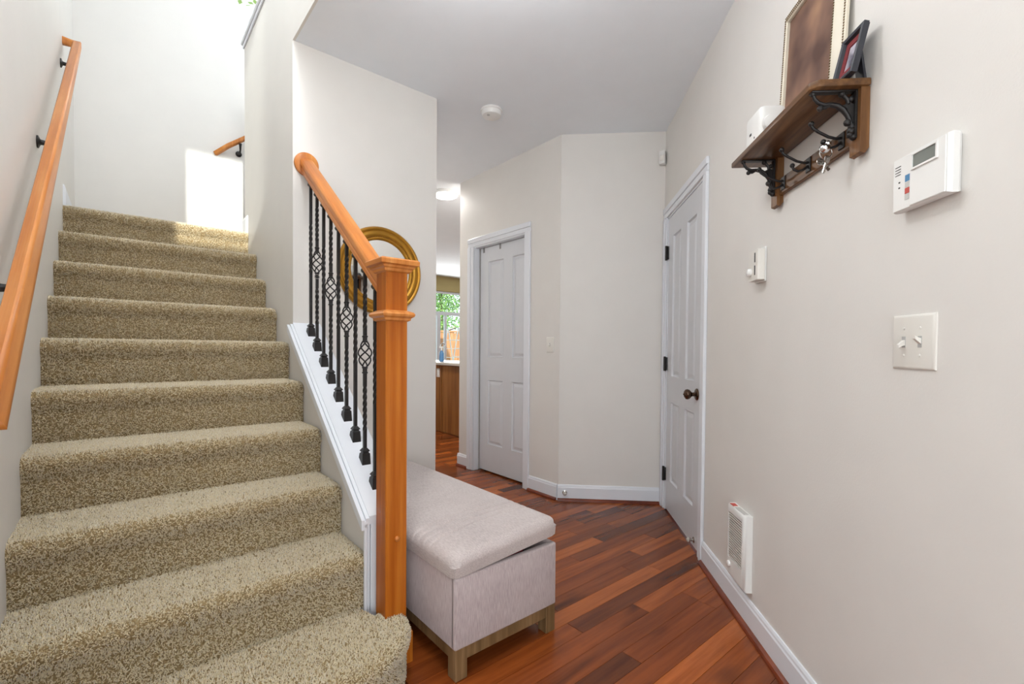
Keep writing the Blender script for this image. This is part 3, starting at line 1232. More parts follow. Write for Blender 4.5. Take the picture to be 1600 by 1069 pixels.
rl2 = thing('wall_handrail', 'short orange handrail end on the landing wall', 'handrail', 'S', (0.9, SB, 2.8))
bm = bmesh.new()
sweep(bm, [(a * 0.8, b * 0.8) for a, b in prof_w], [(0.605, SB, 2.715), (0.685, SB - 0.075, 2.775), (1.55, SB - 0.075, 2.775 + 0.865 * 0.80)])
obj('rail', bm, 'fir_rail', rl2, smooth=45)
bm = bmesh.new()
wall_bracket(bm, (0.775, SB, 2.755), (0.775, SB - 0.075, 2.82), (0, -1, 0))
bkt = obj('bracket', bm, 'iron_black', rl2, smooth=45)
bkt['label'] = 'black iron rail bracket'

# ------------------------------------------------------------------ ottoman bench
OT = thing('storage_bench', 'pale greyish pink upholstered storage bench beside the newel post', 'bench', 'S', (1.075, 1.88, 0))
e0, e1, s0, s1 = 0.837, 1.313, 1.275, 2.487
for le in (e0 + 0.004, e1 - 0.052):
    for ls in (s0 + 0.002, s1 - 0.05):
        obj('leg', B((le, ls, 0), (le + 0.048, ls + 0.048, 0.108), 0.002), 'ottoman_leg', OT)
bm = bmesh.new()
box(bm, (e0 + 0.052, s0 + 0.006, 0.062), (e1 - 0.052, s0 + 0.030, 0.108), 0.001)
box(bm, (e0 + 0.052, s1 - 0.03, 0.062), (e1 - 0.052, s1 - 0.006, 0.108), 0.001)
box(bm, (e0 + 0.008, s0 + 0.05, 0.062), (e0 + 0.032, s1 - 0.05, 0.108), 0.001)
box(bm, (e1 - 0.032, s0 + 0.05, 0.062), (e1 - 0.008, s1 - 0.05, 0.108), 0.001)
obj('base_frame', bm, 'ottoman_leg', OT)
bm = bmesh.new()
w = 0.028
box(bm, (e0, s0, 0.104), (e1, s0 + w, 0.350), 0.009, 3)
box(bm, (e0, s1 - w, 0.104), (e1, s1, 0.350), 0.009, 3)
box(bm, (e0, s0 + 0.004, 0.104), (e0 + w, s1 - 0.004, 0.350), 0.009, 3)
box(bm, (e1 - w, s0 + 0.004, 0.104), (e1, s1 - 0.004, 0.350), 0.009, 3)
obj('box_sides', bm, 'ottoman_fabric', OT, smooth=40)
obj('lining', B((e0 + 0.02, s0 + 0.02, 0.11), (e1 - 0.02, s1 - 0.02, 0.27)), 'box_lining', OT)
# padded lid, hinged on the stair side and resting slightly open
le0, le1, ls0, ls1 = e0 - 0.010, e1 + 0.004, s0 - 0.006, s1 + 0.010
T = 0.070


ER_L = 0.034


def axis_samples(a, b, r, n, extra=()):
    edge = [r * (1 - math.cos(i * math.pi / 2 / 6)) for i in range(7)]
    mid = [a + r + (b - a - 2 * r) * i / n for i in range(1, n)] + list(extra)
    return [a + x for x in edge] + sorted(mid) + [b - x for x in reversed(edge)]


GRV = (1.435, 1.475, 1.515, 1.555)
us = axis_samples(le0, le1, ER_L, 14)
vs2 = axis_samples(ls0, ls1, ER_L, 40, [1.385 + 0.0033 * i for i in range(60)])
tilt = 0.036
hz = lambda e: 0.348 + max(0, (e - le0)) / (le1 - le0) * tilt
bm = bmesh.new()
rows = []
for v in vs2:
    row = []
    for u in us:
        def ed(x, a, b, r):
            return max(0.0, 1 - min(x - a, b - x) / r)
        qx, qy = ed(u, le0, le1, ER_L), ed(v, ls0, ls1, ER_L)
        qq = min(1.0, math.hypot(qx, qy))
        f = math.sqrt(max(0.0, 1 - qq * qq))
        z = hz(u) + T - 0.034 + 0.034 * f
        z += 0.010 * math.sin(math.pi * (u - le0) / (le1 - le0)) * math.sin(math.pi * (v - ls0) / (ls1 - ls0)) ** 0.5
        for gv in GRV:
            bow = 0.020 * math.sin(math.pi * (u - le0) / (le1 - le0))
            dgv = (v - bow - gv) / 0.0055
            z -= 0.0045 * math.exp(-dgv * dgv) * f
        # soften plan corners
        uu, vv = u, v
        if qx > 0 and qy > 0:
            kx = (1 - 0.22 * qx * qy)
            uu = (le0 + ER_L - qx * ER_L * kx) if u < (le0 + le1) / 2 else (le1 - ER_L + qx * ER_L * kx)
            vv = (ls0 + ER_L - qy * ER_L * kx) if v < (ls0 + ls1) / 2 else (ls1 - ER_L + qy * ER_L * kx)
        row.append(bm.verts.new((uu, vv, z)))
    rows.append(row)
for a, b in zip(rows[:-1], rows[1:]):
    for i in range(len(us) - 1):
        bm.faces.new((a[i], a[i + 1], b[i + 1], b[i]))
border = rows[0] + [r[-1] for r in rows[1:-1]] + list(reversed(rows[-1])) + [r[0] for r in reversed(rows[1:-1])]
low = [bm.verts.new((v.co.x + (0.004 if v.co.x < le0 + .01 else -0.004 if v.co.x > le1 - .01 else 0), v.co.y + (0.004 if v.co.y < ls0 + .01 else -0.004 if v.co.y > ls1 - .01 else 0), hz(v.co.x))) for v in border]
nb = len(border)
for i in range(nb):
    j = (i + 1) % nb
    bm.faces.new((border[i], border[j], low[j], low[i]))
bm.faces.new(low)
lid = obj('lid', bm, 'ottoman_lid_fabric', OT, smooth=60)
bm = bmesh.new()
sphere(bm, (1.15, 1.42, 0.325), 0.05, 2.2, 1.6, 0.75)
tag(obj('folded_cloth', bm, 'cloth_red', None, 'S', (1.15, 1.42, 0.28), smooth=60), 'dark red cloth peeking out inside the open bench', 'cloth')

# ------------------------------------------------------------------ round gilt mirror
MC = (1.152, SM, 1.558)
mir = thing('round_mirror', 'round mirror in a wide gold frame behind the newel post', 'mirror', 'S', MC)


def ring_lathe(bm, prof, c, n=64):
    rings = []
    for i in range(n):
        a = 2 * math.pi * i / n
        rings.append([(c[0] + r * math.cos(a), c[1] - d, c[2] + r * math.sin(a)) for r, d in prof])
    vr = [[bm.verts.new(p) for p in r] for r in rings]
    m = len(prof)
    for i in range(n):
        j = (i + 1) % n
        for k in range(m):
            l = (k + 1) % m
            bm.faces.new((vr[i][k], vr[j][k], vr[j][l], vr[i][l]))
    return bm


prof_f = [(0.252, 0.001), (0.254, 0.012), (0.250, 0.022), (0.243, 0.027), (0.236, 0.026), (0.231, 0.021), (0.226, 0.024), (0.216, 0.030), (0.205, 0.029),
          (0.198, 0.022), (0.195, 0.019), (0.190, 0.021), (0.183, 0.019), (0.178, 0.012), (0.176, 0.006), (0.176, 0.001)]
obj('frame', ring_lathe(bmesh.new(), prof_f, MC), 'gold_frame', mir, smooth=40)
bm = bmesh.new()
for i in range(120):
    a = 2 * math.pi * i / 120
    m_ = Matrix.Translation((MC[0] + 0.1955 * math.cos(a), MC[1] - 0.0205, MC[2] + 0.1955 * math.sin(a)))
    bmesh.ops.create_icosphere(bm, subdivisions=1, radius=0.0036, matrix=m_)
b_ = obj('bead_row', bm, 'gold_bead', mir, smooth=60)
b_['kind'] = 'stuff'
bm = bmesh.new()
lathe(bm, [(0.179, 0.0), (0.179, 0.007)], (MC[0], MC[1] - 0.001, MC[2]), (0, -1, 0), 64)
obj('glass', bm, 'mirror_glass', mir)

# ------------------------------------------------------------------ coat shelf on the right wall
SY0, SY1 = 1.255, 1.792
CS = thing('coat_shelf', 'dark oak wall shelf with scrolled iron brackets and coat hooks', 'shelf', 'W', (XR, 1.52, 1.62))
bm = bmesh.new()
poly = [(0.672, SY0), (XR - 0.002, SY0), (XR - 0.002, SY1), (0.655, SY1), (0.655, SY0 + 0.017)]
ring_loft(bm, [[(x, y, z) for x, y in poly] for z in (1.786, 1.805)])
bmesh.ops.bevel(bm, geom=list(bm.edges), offset=0.004, segments=2, affect='EDGES', profile=0.5)
obj('shelf_board', bm, 'oak_shelf', CS, smooth=35)
for ya, yb in ((1.262, 1.304), (1.700, 1.742)):
    bm = bmesh.new()
    prism(bm, [(XR - 0.001, 1.632), (XR - 0.001, 1.786), (0.777, 1.786), (0.777, 1.622), (0.789, 1.618)], ya, yb, 1)
    obj('upright', bm, 'oak_shelf_v', CS)
bm = bmesh.new()
box(bm, (0.784, 1.304, 1.654), (XR - 0.001, 1.70, 1.712), 0.003)
obj('hook_rail', bm, 'oak_shelf', CS)


def scroll_bracket(y):
    bm = bmesh.new()
    box(bm, (0.665, y - 0.009, 1.781), (0.777, y + 0.009, 1.7858), 0.001)
    box(bm, (0.771, y - 0.009, 1.662), (0.777, y + 0.009, 1.786), 0.001)
    # main ogee arm from the shelf front down to the foot
    arm = [(0.672, 1.778), (0.675, 1.768), (0.684, 1.758), (0.698, 1.752), (0.716, 1.752), (0.732, 1.748), (0.746, 1.738), (0.757, 1.722), (0.764, 1.706), (0.768, 1.690)]
    tube(bm, [(x, y, z) for x, z in arm], 0.0055, 8, [0.0045, 0.0045, 0.005, 0.0055, 0.006, 0.007, 0.007, 0.006, 0.0055, 0.006])
    # upper back arm
    arm2 = [(0.742, 1.780), (0.748, 1.772), (0.756, 1.764), (0.758, 1.752), (0.752, 1.738)]
    tube(bm, [(x, y, z) for x, z in arm2], 0.005, 8)
    # scroll tail and knobs
    tube(bm, [(0.712, y, 1.751), (0.702, y, 1.744), (0.692, y, 1.743)], 0.0045, 8, [0.005, 0.0045, 0.004])
    for x, z, r in ((0.689, 1.743, 0.0075), (0.671, 1.780, 0.007), (0.742, 1.778, 0.0085), (0.764, 1.764, 0.008), (0.757, 1.704, 0.009),
                    (0.768, 1.694, 0.009), (0.766, 1.682, 0.010), (0.764, 1.672, 0.008), (0.772, 1.667, 0.009)):
        sphere(bm, (x, y, z), r, u=10, v=6)
    prism(bm, [(0.744, 1.748), (0.760, 1.756), (0.772, 1.75), (0.772, 1.70), (0.762, 1.708)], y - 0.003, y + 0.003, 1)
    return obj('bracket', bm, 'iron_black', CS, smooth=45)


scroll_bracket(1.282)
scroll_bracket(1.722)


def coat_hook(y):
    bm = bmesh.new()
    box(bm, (0.780, y - 0.013, 1.664), (0.7845, y + 0.013, 1.708), 0.0015)
    h = obj('hook', bm, 'iron_black', CS)
    bm = bmesh.new()
    tube(bm, [(0.781, y, 1.694), (0.770, y, 1.692), (0.748, y, 1.698), (0.722, y, 1.712), (0.708, y, 1.722), (0.703, y, 1.731)], 0.004, 8)
    sphere(bm, (0.703, y, 1.734), 0.0075, u=12, v=8)
    obj('upper_prong', bm, 'iron_black', h, smooth=50)
    bm = bmesh.new()
    tube(bm, [(0.781, y, 1.682), (0.768, y, 1.672), (0.752, y, 1.667), (0.740, y, 1.672), (0.735, y, 1.682)], 0.0038, 8)
    sphere(bm, (0.735, y, 1.685), 0.007, u=12, v=8)
    obj('lower_prong', bm, 'iron_black', h, smooth=50)


for y in (1.348, 1.512, 1.668):
    coat_hook(y)

# keys on the nearest hook
KY = thing('key_bunch', 'bunch of silver keys hanging on the hook nearest the camera', 'keys', 'W', (0.745, 1.348, 1.668))
bm = bmesh.new()
tube(bm, [(0.742 + 0.016 * math.cos(t), 1.348, 1.655 + 0.016 * math.sin(t)) for t in [i * 2 * math.pi / 20 for i in range(21)]], 0.0016, 6)
obj('ring', bm, 'nickel', KY, smooth=60)
for i, (dx, dy, ang, L) in enumerate(((-0.012, 0.012, -0.7, 0.045), (0.004, -0.004, 0.25, 0.05), (0.012, 0.004, 0.45, 0.046))):
    bm = bmesh.new()
    lathe(bm, [(0.011, -0.001), (0.011, 0.001)], (0, 0, -0.010), (0, 1, 0), 14)
    box(bm, (-0.0035, -0.001, -0.010 - L * 0.75), (0.0035, 0.001, -0.018))
    for q in range(3):
        box(bm, (0.003, -0.0009, -0.030 - q * 0.006), (0.0055, 0.0009, -0.027 - q * 0.006))
    bmesh.ops.transform(bm, matrix=Matrix.Translation((0.742 + dx, 1.348 + dy, 1.645)) @ Matrix.Rotation(ang, 4, 'Y') @ Matrix.Rotation(0.5 * i, 4, 'Z'), verts=bm.verts)
    obj('key', bm, 'nickel', KY)
bm = bmesh.new()
sphere(bm, (0.735, 1.340, 1.664), 0.014, 1.0, 0.9, 0.9)
sphere(bm, (0.742, 1.338, 1.676), 0.008)
fo = obj('fob', bm, 'metal_chrome', KY, smooth=60)
fo['label'] = 'shiny chrome ball fob'

# ------------------------------------------------------------------ framed canvas on the shelf
PF = thing('framed_picture', 'tall brown picture in an ornate cream frame standing on the shelf', 'picture frame', 'W', (0.775, 1.515, 1.8055))
fy0, fy1, fz0, fz1 = 1.335, 1.690, 1.8058, 2.255
lean = lambda z: (z - 1.8058) * 0.045
fw = 0.042


def lean_bm(bm):
    for v in bm.verts:
        v.co.x += lean(v.co.z)
    return bm


def frame_side(p0, p1, inward, prof):
    """mitred rail of a picture frame in the wall plane: prof (inset, depth)"""
    p0, p1, iw = Vector(p0), Vector(p1), Vector(inward)
    t = (p1 - p0).normalized()
    r0 = [p0 + iw * a + t * a + Vector((-d_, 0, 0)) for a, d_ in prof]
    r1 = [p1 + iw * a - t * a + Vector((-d_, 0, 0)) for a, d_ in prof]
    bm = bmesh.new()
    ring_loft(bm, [r0, r1])
    return bm


fprof = [(0, 0), (0, 0.006), (0.004, 0.009), (0.009, 0.008), (0.012, 0.009), (0.028, 0.017), (0.033, 0.022), (0.039, 0.022), (fw, 0.018), (fw, 0)]
FX = 0.778
cn = [(FX, fy0, fz0), (FX, fy1, fz0), (FX, fy1, fz1), (FX, fy0, fz1)]
iw = [(0, 0, 1), (0, -1, 0), (0, 0, -1), (0, 1, 0)]
for i in range(4):
    sd = obj('frame_side', lean_bm(frame_side(cn[i], cn[(i + 1) % 4], iw[i], fprof)), 'frame_cream', PF, smooth=30)
    bm = bmesh.new()
    p0, p1 = Vector(cn[i]), Vector(cn[(i + 1) % 4])
    L = (p1 - p0).length
    t = (p1 - p0).normalized()
    for ins, dep, r in ((0.006, 0.0090, 0.0030), (0.036, 0.0225, 0.0030)):
        nB = int((L - 2 * ins) / 0.0075)
        for q in range(nB + 1):
            c_ = p0 + Vector(iw[i]) * ins + t * (ins + (L - 2 * ins) * q / nB) + Vector((-dep, 0, 0))
            bmesh.ops.create_icosphere(bm, subdivisions=1, radius=r, matrix=Matrix.Translation(c_))
    bd = obj('bead_row', lean_bm(bm), 'frame_bead', sd, smooth=60)
    bd['kind'] = 'stuff'
bm = B((FX - 0.010, fy0 + fw - 0.002, fz0 + fw - 0.002), (FX - 0.001, fy1 - fw + 0.002, fz1 - fw + 0.002))
obj('canvas', lean_bm(bm), 'brown_canvas', PF)

# small black photo frame leaning back near the shelf's near end
SFm = thing('photo_frame', 'small black photo frame with a dark red mat leaning on the shelf end', 'picture frame', 'W', (0.75, 1.295, 1.8055))


def tilt_small(bm, c=(0.748, 1.0, 1.8075), ang=0.23):
    m_ = Matrix.Translation(c) @ Matrix.Rotation(ang, 4, 'Y') @ Matrix.Translation((-c[0], -c[1], -c[2]))
    bmesh.ops.transform(bm, matrix=m_, verts=bm.verts)
    return bm


py0, py1, pz0, pz1 = 1.236, 1.324, 1.8085, 1.936
PX = 0.748
cn2 = [(PX, py0, pz0), (PX, py1, pz0), (PX, py1, pz1), (PX, py0, pz1)]
pr2 = [(0, 0), (0, 0.012), (0.003, 0.014), (0.010, 0.012), (0.013, 0.004), (0.013, 0)]
bm = bmesh.new()
for i in range(4):
    b2 = frame_side(cn2[i], cn2[(i + 1) % 4], iw[i], pr2)
    me_ = bpy.data.meshes.new('tmp')
    b2.to_mesh(me_)
    b2.free()
    bm.from_mesh(me_)
    bpy.data.meshes.remove(me_)
obj('frame', tilt_small(bm), 'frame_black', SFm)
bm = bmesh.new()
wall_holes(bm, 0, PX - 0.004, PX - 0.001, py0 + 0.011, py1 - 0.011, pz0 + 0.011, pz1 - 0.011, [(py0 + 0.028, py1 - 0.028, pz0 + 0.030, pz1 - 0.030)])
obj('mat_board', tilt_small(bm), 'mat_red', SFm)
obj('photo', tilt_small(B((PX - 0.0012, py0 + 0.026, pz0 + 0.028), (PX - 0.0005, py1 - 0.026, pz1 - 0.028))), 'photo_print', SFm)
obj('backing', tilt_small(B((PX - 0.0004, py0 + 0.002, pz0 + 0.002), (PX + 0.003, py1 - 0.002, pz1 - 0.002))), 'frame_black', SFm)
bm = bmesh.new()
prism(bm, [(0.786, 1.8058), (0.792, 1.8058), (0.778, 1.895), (0.773, 1.893)], 1.265, 1.295, 1)
obj('easel_leg', bm, 'frame_black', SFm)

# white plug-in device lying on the shelf
DV = thing('white_device', 'rounded white plastic device lying on the shelf beside the tall picture', 'device', 'W', (0.72, 1.64, 1.8055))
bm = bmesh.new()
box(bm, (0.668, 1.585, 1.8058), (0.752, 1.702, 1.914), 0.016, 4)
obj('body', bm, 'plastic_white', DV, smooth=50)
bm = bmesh.new()
lathe(bm, [(0.026, 0), (0.028, 0.006), (0.024, 0.016), (0.008, 0.020)], (0.70, 1.586, 1.850), (0, -1, 0), 22)
obj('dial', bm, 'plastic_white', DV, smooth=50)
obj('vent_slot', B((0.6672, 1.650, 1.842), (0.6685, 1.664, 1.850)), 'slot_dark', DV)
obj('vent_slot', B((0.6672, 1.625, 1.822), (0.6685, 1.630, 1.828)), 'slot_dark', DV)
bm = bmesh.new()
prism(bm, [(0.672, 1.8055), (0.74, 1.8055), (0.735, 1.826), (0.70, 1.832), (0.678, 1.822)], 1.722, 1.772, 1)
bmesh.ops.bevel(bm, geom=list(bm.edges), offset=0.005, segments=2, affect='EDGES', profile=0.5)
tag(obj('dark_pouch', bm, 'frame_black', None, 'W', (0.70, 1.745, 1.8055), smooth=50), 'small dark pouch at the far end of the shelf', 'pouch')

# ------------------------------------------------------------------ alarm keypad, switches, thermostat, heater
AK = thing('alarm_keypad', 'white alarm keypad with a small grey display on the right wall', 'keypad', 'W', (XR, 1.07, 1.485))
ky0, ky1, kz0, kz1 = 0.985, 1.137, 1.426, 1.546
bm = bmesh.new()
ring_loft(bm, [[(x, ky0 + i, kz0 + i * 0.6), (x, ky1 - i, kz0 + i * 0.6), (x, ky1 - i, kz1 - i * 0.6), (x, ky0 + i, kz1 - i * 0.6)] for x, i in
               ((XR - 0.0005, 0.006), (XR - 0.008, 0.001), (XR - 0.020, 0.0), (XR - 0.028, 0.004))])
obj('housing', bm, 'plastic_white', AK)
bm = bmesh.new()
box(bm, (XR - 0.0305, ky0 + 0.006, kz0 + 0.003), (XR - 0.027, 1.083, kz1 - 0.004), 0.0015, 2)
obj('flip_cover', bm, 'plastic_white', AK)
bm = bmesh.new()
wall_holes(bm, 0, XR - 0.0335, XR - 0.030, 1.008, 1.077, 1.503, 1.538, [(1.012, 1.073, 1.507, 1.534)])
obj('display_bezel', bm, 'plastic_white', AK)
obj('display', B((XR - 0.0312, 1.012, 1.507), (XR - 0.0303, 1.073, 1.534)), 'lcd', AK)
for nm, z0_, z1_, mt in (('sticker', 1.4855, 1.500, 'sticker_blue'), ('sticker', 1.472, 1.4845, 'sticker_grey'), ('sticker', 1.459, 1.4715, 'sticker_red'), ('sticker', 1.446, 1.4585, 'sticker_grey')):
    c = obj(nm, B((XR - 0.0286, 1.0835, z0_), (XR - 0.0281, 1.0985, z1_)), mt, AK)
    c['label'] = {'sticker_blue': 'blue sticker', 'sticker_red': 'red sticker', 'sticker_grey': 'grey sticker'}[mt]
bm = bmesh.new()
for q in range(4):
    box(bm, (XR - 0.0287, 1.112, 1.507 + q * 0.006), (XR - 0.0281, 1.128, 1.5085 + q * 0.006))
for z in (1.478, 1.490):
    box(bm, (XR - 0.0287, 1.113, z - 0.0015), (XR - 0.0281, 1.1175, z + 0.0015))
obj('speaker_slot', bm, 'slot_dark', AK)


def switch_plate(name, label, frame, axis_face, a0, a1, z0, z1, toggles):
    t = thing(name, label, 'switch', frame, (axis_face, (a0 + a1) / 2, (z0 + z1) / 2))
    bm = bmesh.new()
    ring_loft(bm, [[(axis_face - d_, a0 + i, z0 + i), (axis_face - d_, a1 - i, z0 + i), (axis_face - d_, a1 - i, z1 - i), (axis_face - d_, a0 + i, z1 - i)] for d_, i in
                   ((0.0003, 0), (0.003, 0.0005), (0.0055, 0.004), (0.0062, 0.007))])
    obj('plate', bm, 'plastic_cream', t, smooth=30)
    zc = (z0 + z1) / 2
    for ac, up in toggles:
        bm = bmesh.new()
        box(bm, (axis_face - 0.0067, ac - 0.0055, zc - 0.0125), (axis_face - 0.006, ac + 0.0055, zc + 0.0125))
        obj('slot', bm, 'plastic_grey', t)
        bm = bmesh.new()
        dz = 0.010 if up else -0.010
        ring_loft(bm, [[(axis_face - x, ac - w_, zc + z_ - h_), (axis_face - x, ac + w_, zc + z_ - h_), (axis_face - x, ac + w_, zc + z_ + h_), (axis_face - x, ac - w_, zc + z_ + h_)] for x, w_, z_, h_ in
                       ((0.006, 0.0045, dz * 0.1, 0.006), (0.012, 0.004, dz * 0.45, 0.0045), (0.019, 0.0038, dz, 0.0035))])
        obj('toggle', bm, 'plastic_cream', t)
        for zz in (zc - 0.030, zc + 0.030):
            bm = bmesh.new()
            lathe(bm, [(0.0032, 0), (0.003, 0.0012), (0.001, 0.0016)], (axis_face - 0.006, ac, zz), (-1, 0, 0), 10)
            obj('screw', bm, 'plastic_cream', t, smooth=50)


switch_plate('light_switch', 'white double toggle switch plate below the alarm keypad', 'W', XR, 1.037, 1.159, 1.073, 1.195, ((1.122, False), (1.076, True)))
switch_plate('light_switch', 'small single toggle switch plate beside the pocket door', 'S', EB, 2.440, 2.516, 1.091, 1.206, ((2.478, False),))

TH = thing('thermostat', 'small old white thermostat on the right wall below the shelf', 'thermostat', 'W', (XR, 1.85, 1.44))
bm = bmesh.new()
box(bm, (XR - 0.008, 1.818, 1.375), (XR - 0.0003, 1.898, 1.505), 0.002)
obj('base_plate', bm, 'plastic_white', TH)
bm = bmesh.new()
box(bm, (0.764, 1.812, 1.380), (XR - 0.009, 1.895, 1.496), 0.003, 2)
obj('cover', bm, 'plastic_cream', TH)
for z0_, z1_ in ((1.448, 1.484), (1.400, 1.436)):
    obj('slit', B((0.7632, 1.832, z0_), (0.7645, 1.840, z1_)), 'slot_dark', TH)
bm = bmesh.new()
lathe(bm, [(0.015, 0), (0.015, 0.008), (0.012, 0.012), (0.002, 0.013)], (0.764, 1.874, 1.415), (-1, 0, 0), 20)
obj('dial', bm, 'plastic_white', TH, smooth=50)

HT = thing('wall_heater', 'white louvred wall heater low on the right wall', 'heater', 'W', (XR, 1.985, 0.15))
hy0, hy1, hz0, hz1 = 1.895, 2.074, 0.150, 0.455
bm = bmesh.new()
ring_loft(bm, [[(x, hy0 + i, hz0 + i), (x, hy1 - i, hz0 + i), (x, hy1 - i, hz1 - i), (x, hy0 + i, hz1 - i)] for x, i in
               ((XR - 0.0005, 0), (0.778, 0.0), (0.770, 0.004), (0.766, 0.012), (0.765, 0.018))], cap=False)
box(bm, (0.765, hy0 + 0.016, hz0 + 0.016), (0.770, hy1 - 0.016, 0.232))
box(bm, (0.765, hy0 + 0.016, 0.425), (0.770, hy1 - 0.016, hz1 - 0.016))
box(bm, (0.765, hy0 + 0.014, 0.232), (0.770, hy0 + 0.022, 0.425))
box(bm, (0.765, hy1 - 0.020, 0.232), (0.770, hy1 - 0.014, 0.425))
obj('cover', bm, 'plastic_white', HT, smooth=40)
obj('interior', B((0.785, hy0 + 0.01, hz0 + 0.02), (0.790, hy1 - 0.01, hz1 - 0.02)), 'heater_inside', HT)
bm = bmesh.new()
for q in range(18):
    z = 0.236 + q * 0.0105
    prism(bm, [(0.766, z), (0.766, z + 0.006), (0.778, z + 0.0012), (0.778, z - 0.001)], hy0 + 0.02, hy1 - 0.018, 1)
lv = obj('louvre', bm, 'plastic_cream', HT)
lv['kind'] = 'stuff'
bm = bmesh.new()
lathe(bm, [(0.013, 0), (0.013, 0.006), (0.010, 0.009), (0.001, 0.010)], (0.766, 2.04, 0.203), (-1, 0, 0), 18)
obj('dial', bm, 'plastic_white', HT, smooth=50)
bm = bmesh.new()
box(bm, (0.772, 2.025, hz1 - 0.0008), (0.793, 2.062, hz1 + 0.0006))
c = obj('warning_label', bm, 'sticker_red', HT)
c['label'] = 'red warning label on top'
obj('rating_label', B((0.774, 1.92, hz1 - 0.0008), (0.793, 2.01, hz1 + 0.0005)), 'sticker_grey', HT)

# motion sensor in the far corner
MS = thing('motion_sensor', 'small white motion sensor high in the far corner', 'sensor', 'W', (0.77, 3.41, 2.475))
bm = bmesh.new()
prism(bm, [(0.742, 3.385), (0.778, 3.360), (0.796, 3.40), (0.796, 3.424), (0.76, 3.424)], 2.432, 2.522, 2)
bmesh.ops.bevel(bm, geom=list(bm.edges), offset=0.004, segments=2, affect='EDGES', profile=0.5)
obj('housing', bm, 'plastic_white', MS, smooth=40)
bm = bmesh.new()
mdir = Vector((-0.57, -0.82, 0))
cc = Vector((0.760, 3.3705, 2.47))
rt = Vector((0.82, -0.57, 0))
ring_loft(bm, [[cc + mdir * d_ + rt * a * q[0] + Vector((0, 0, b * q[1])) for q in ((-1, -1), (1, -1), (1, 1), (-1, 1))] for d_, a, b in ((0, 0.014, 0.020), (0.003, 0.012, 0.017))])
obj('lens', bm, 'plastic_cream', MS)

# smoke detector
SD = thing('smoke_detector', 'round white smoke detector on the lower ceiling', 'smoke detector', 'W', (-0.408, 3.046, H))
bm = bmesh.new()
lathe(bm, [(0.070, 0), (0.070, 0.010), (0.066, 0.013)], (-0.408, 3.046, H), (0, 0, -1), 40)
obj('base', bm, 'plastic_white', SD, smooth=40)
bm = bmesh.new()
lathe(bm, [(0.064, 0.011), (0.0645, 0.030), (0.060, 0.040), (0.050, 0.043), (0.0, 0.044)], (-0.408, 3.046, H), (0, 0, -1), 40)
obj('cover', bm, 'plastic_white', SD, smooth=40)
bm = bmesh.new()
lathe(bm, [(0.010, 0.043), (0.010, 0.046), (0.001, 0.047)], (-0.425, 3.02, H), (0, 0, -1), 16)
obj('test_button', bm, 'plastic_grey', SD, smooth=40)


def disc_lamp(label, x, y, power, r=0.125):
    t = thing('ceiling_light', label, 'ceiling light', 'W', (x, y, H))
    bm = bmesh.new()
    lathe(bm, [(r, 0), (r, 0.028), (r - 0.006, 0.032), (r - 0.012, 0.030)], (x, y, H), (0, 0, -1), 40)
    obj('rim', bm, 'plastic_white', t, smooth=40)
    bm = bmesh.new()
    lathe(bm, [(r - 0.010, 0.020), (r - 0.010, 0.036), (r - 0.03, 0.046), (0.0, 0.05)], (x, y, H), (0, 0, -1), 40)
    obj('diffuser', bm, 'lamp_diffuser', t, smooth=50)
    d_ = bpy.data.lights.new('lamp_glow', 'AREA')
    d_.shape = 'DISK'
    d_.size = 2 * r
    d_.energy = power
    d_.color = (1.0, 0.97, 0.93)
    o_ = bpy.data.objects.new('lamp_glow', d_)
    COL.objects.link(o_)
    o_.parent = t
    o_.location = (0, 0, -0.055)


disc_lamp('round glowing ceiling light in the hall near the kitchen', -1.075, 4.60, 30)
disc_lamp('round ceiling light over the entry near the right wall', 0.10, 0.98, 1)
# unseen globe lamp added to brighten the lower ceiling and far walls
gc = Vector((-0.20, 1.52, 2.475))
GL = thing('added_ceiling_globe', 'small unseen white globe added as fill light under the lower ceiling', 'ceiling light', 'W', (gc.x, gc.y, H))
bm = bmesh.new()
lathe(bm, [(0.055, 0), (0.055, 0.012), (0.02, 0.025), (0.010, 0.03), (0.010, 0.13)], (gc.x, gc.y, H), (0, 0, -1), 24)
obj('canopy', bm, 'iron_bronze', GL, smooth=50)
bm = bmesh.new()
sphere(bm, gc, 0.08, u=24, v=16)
obj('globe', bm, 'added_ceiling_glow', GL, smooth=80)


# unseen globe added high in the stairwell as fill for walls and treads
pc = Vector((0.47, 0.9, 3.7))
PD = thing('added_stairwell_globe', 'unseen white globe added as fill light high in the open stairwell', 'added fill light', 'S', (pc.x, pc.y, ZT))
bm = bmesh.new()
lathe(bm, [(0.06, 0), (0.06, 0.015), (0.02, 0.03)], (pc.x, pc.y, ZT), (0, 0, -1), 24)
obj('canopy', bm, 'iron_bronze', PD, smooth=50)
bm = bmesh.new()
tube(bm, [(pc.x, pc.y, ZT - 0.02), (pc.x, pc.y, pc.z + 0.12)], 0.005, 8)
obj('rod', bm, 'iron_bronze', PD, smooth=50)
bm = bmesh.new()
sphere(bm, pc, 0.12, u=28, v=18)
obj('globe', bm, 'added_stairwell_glow', PD, smooth=80)


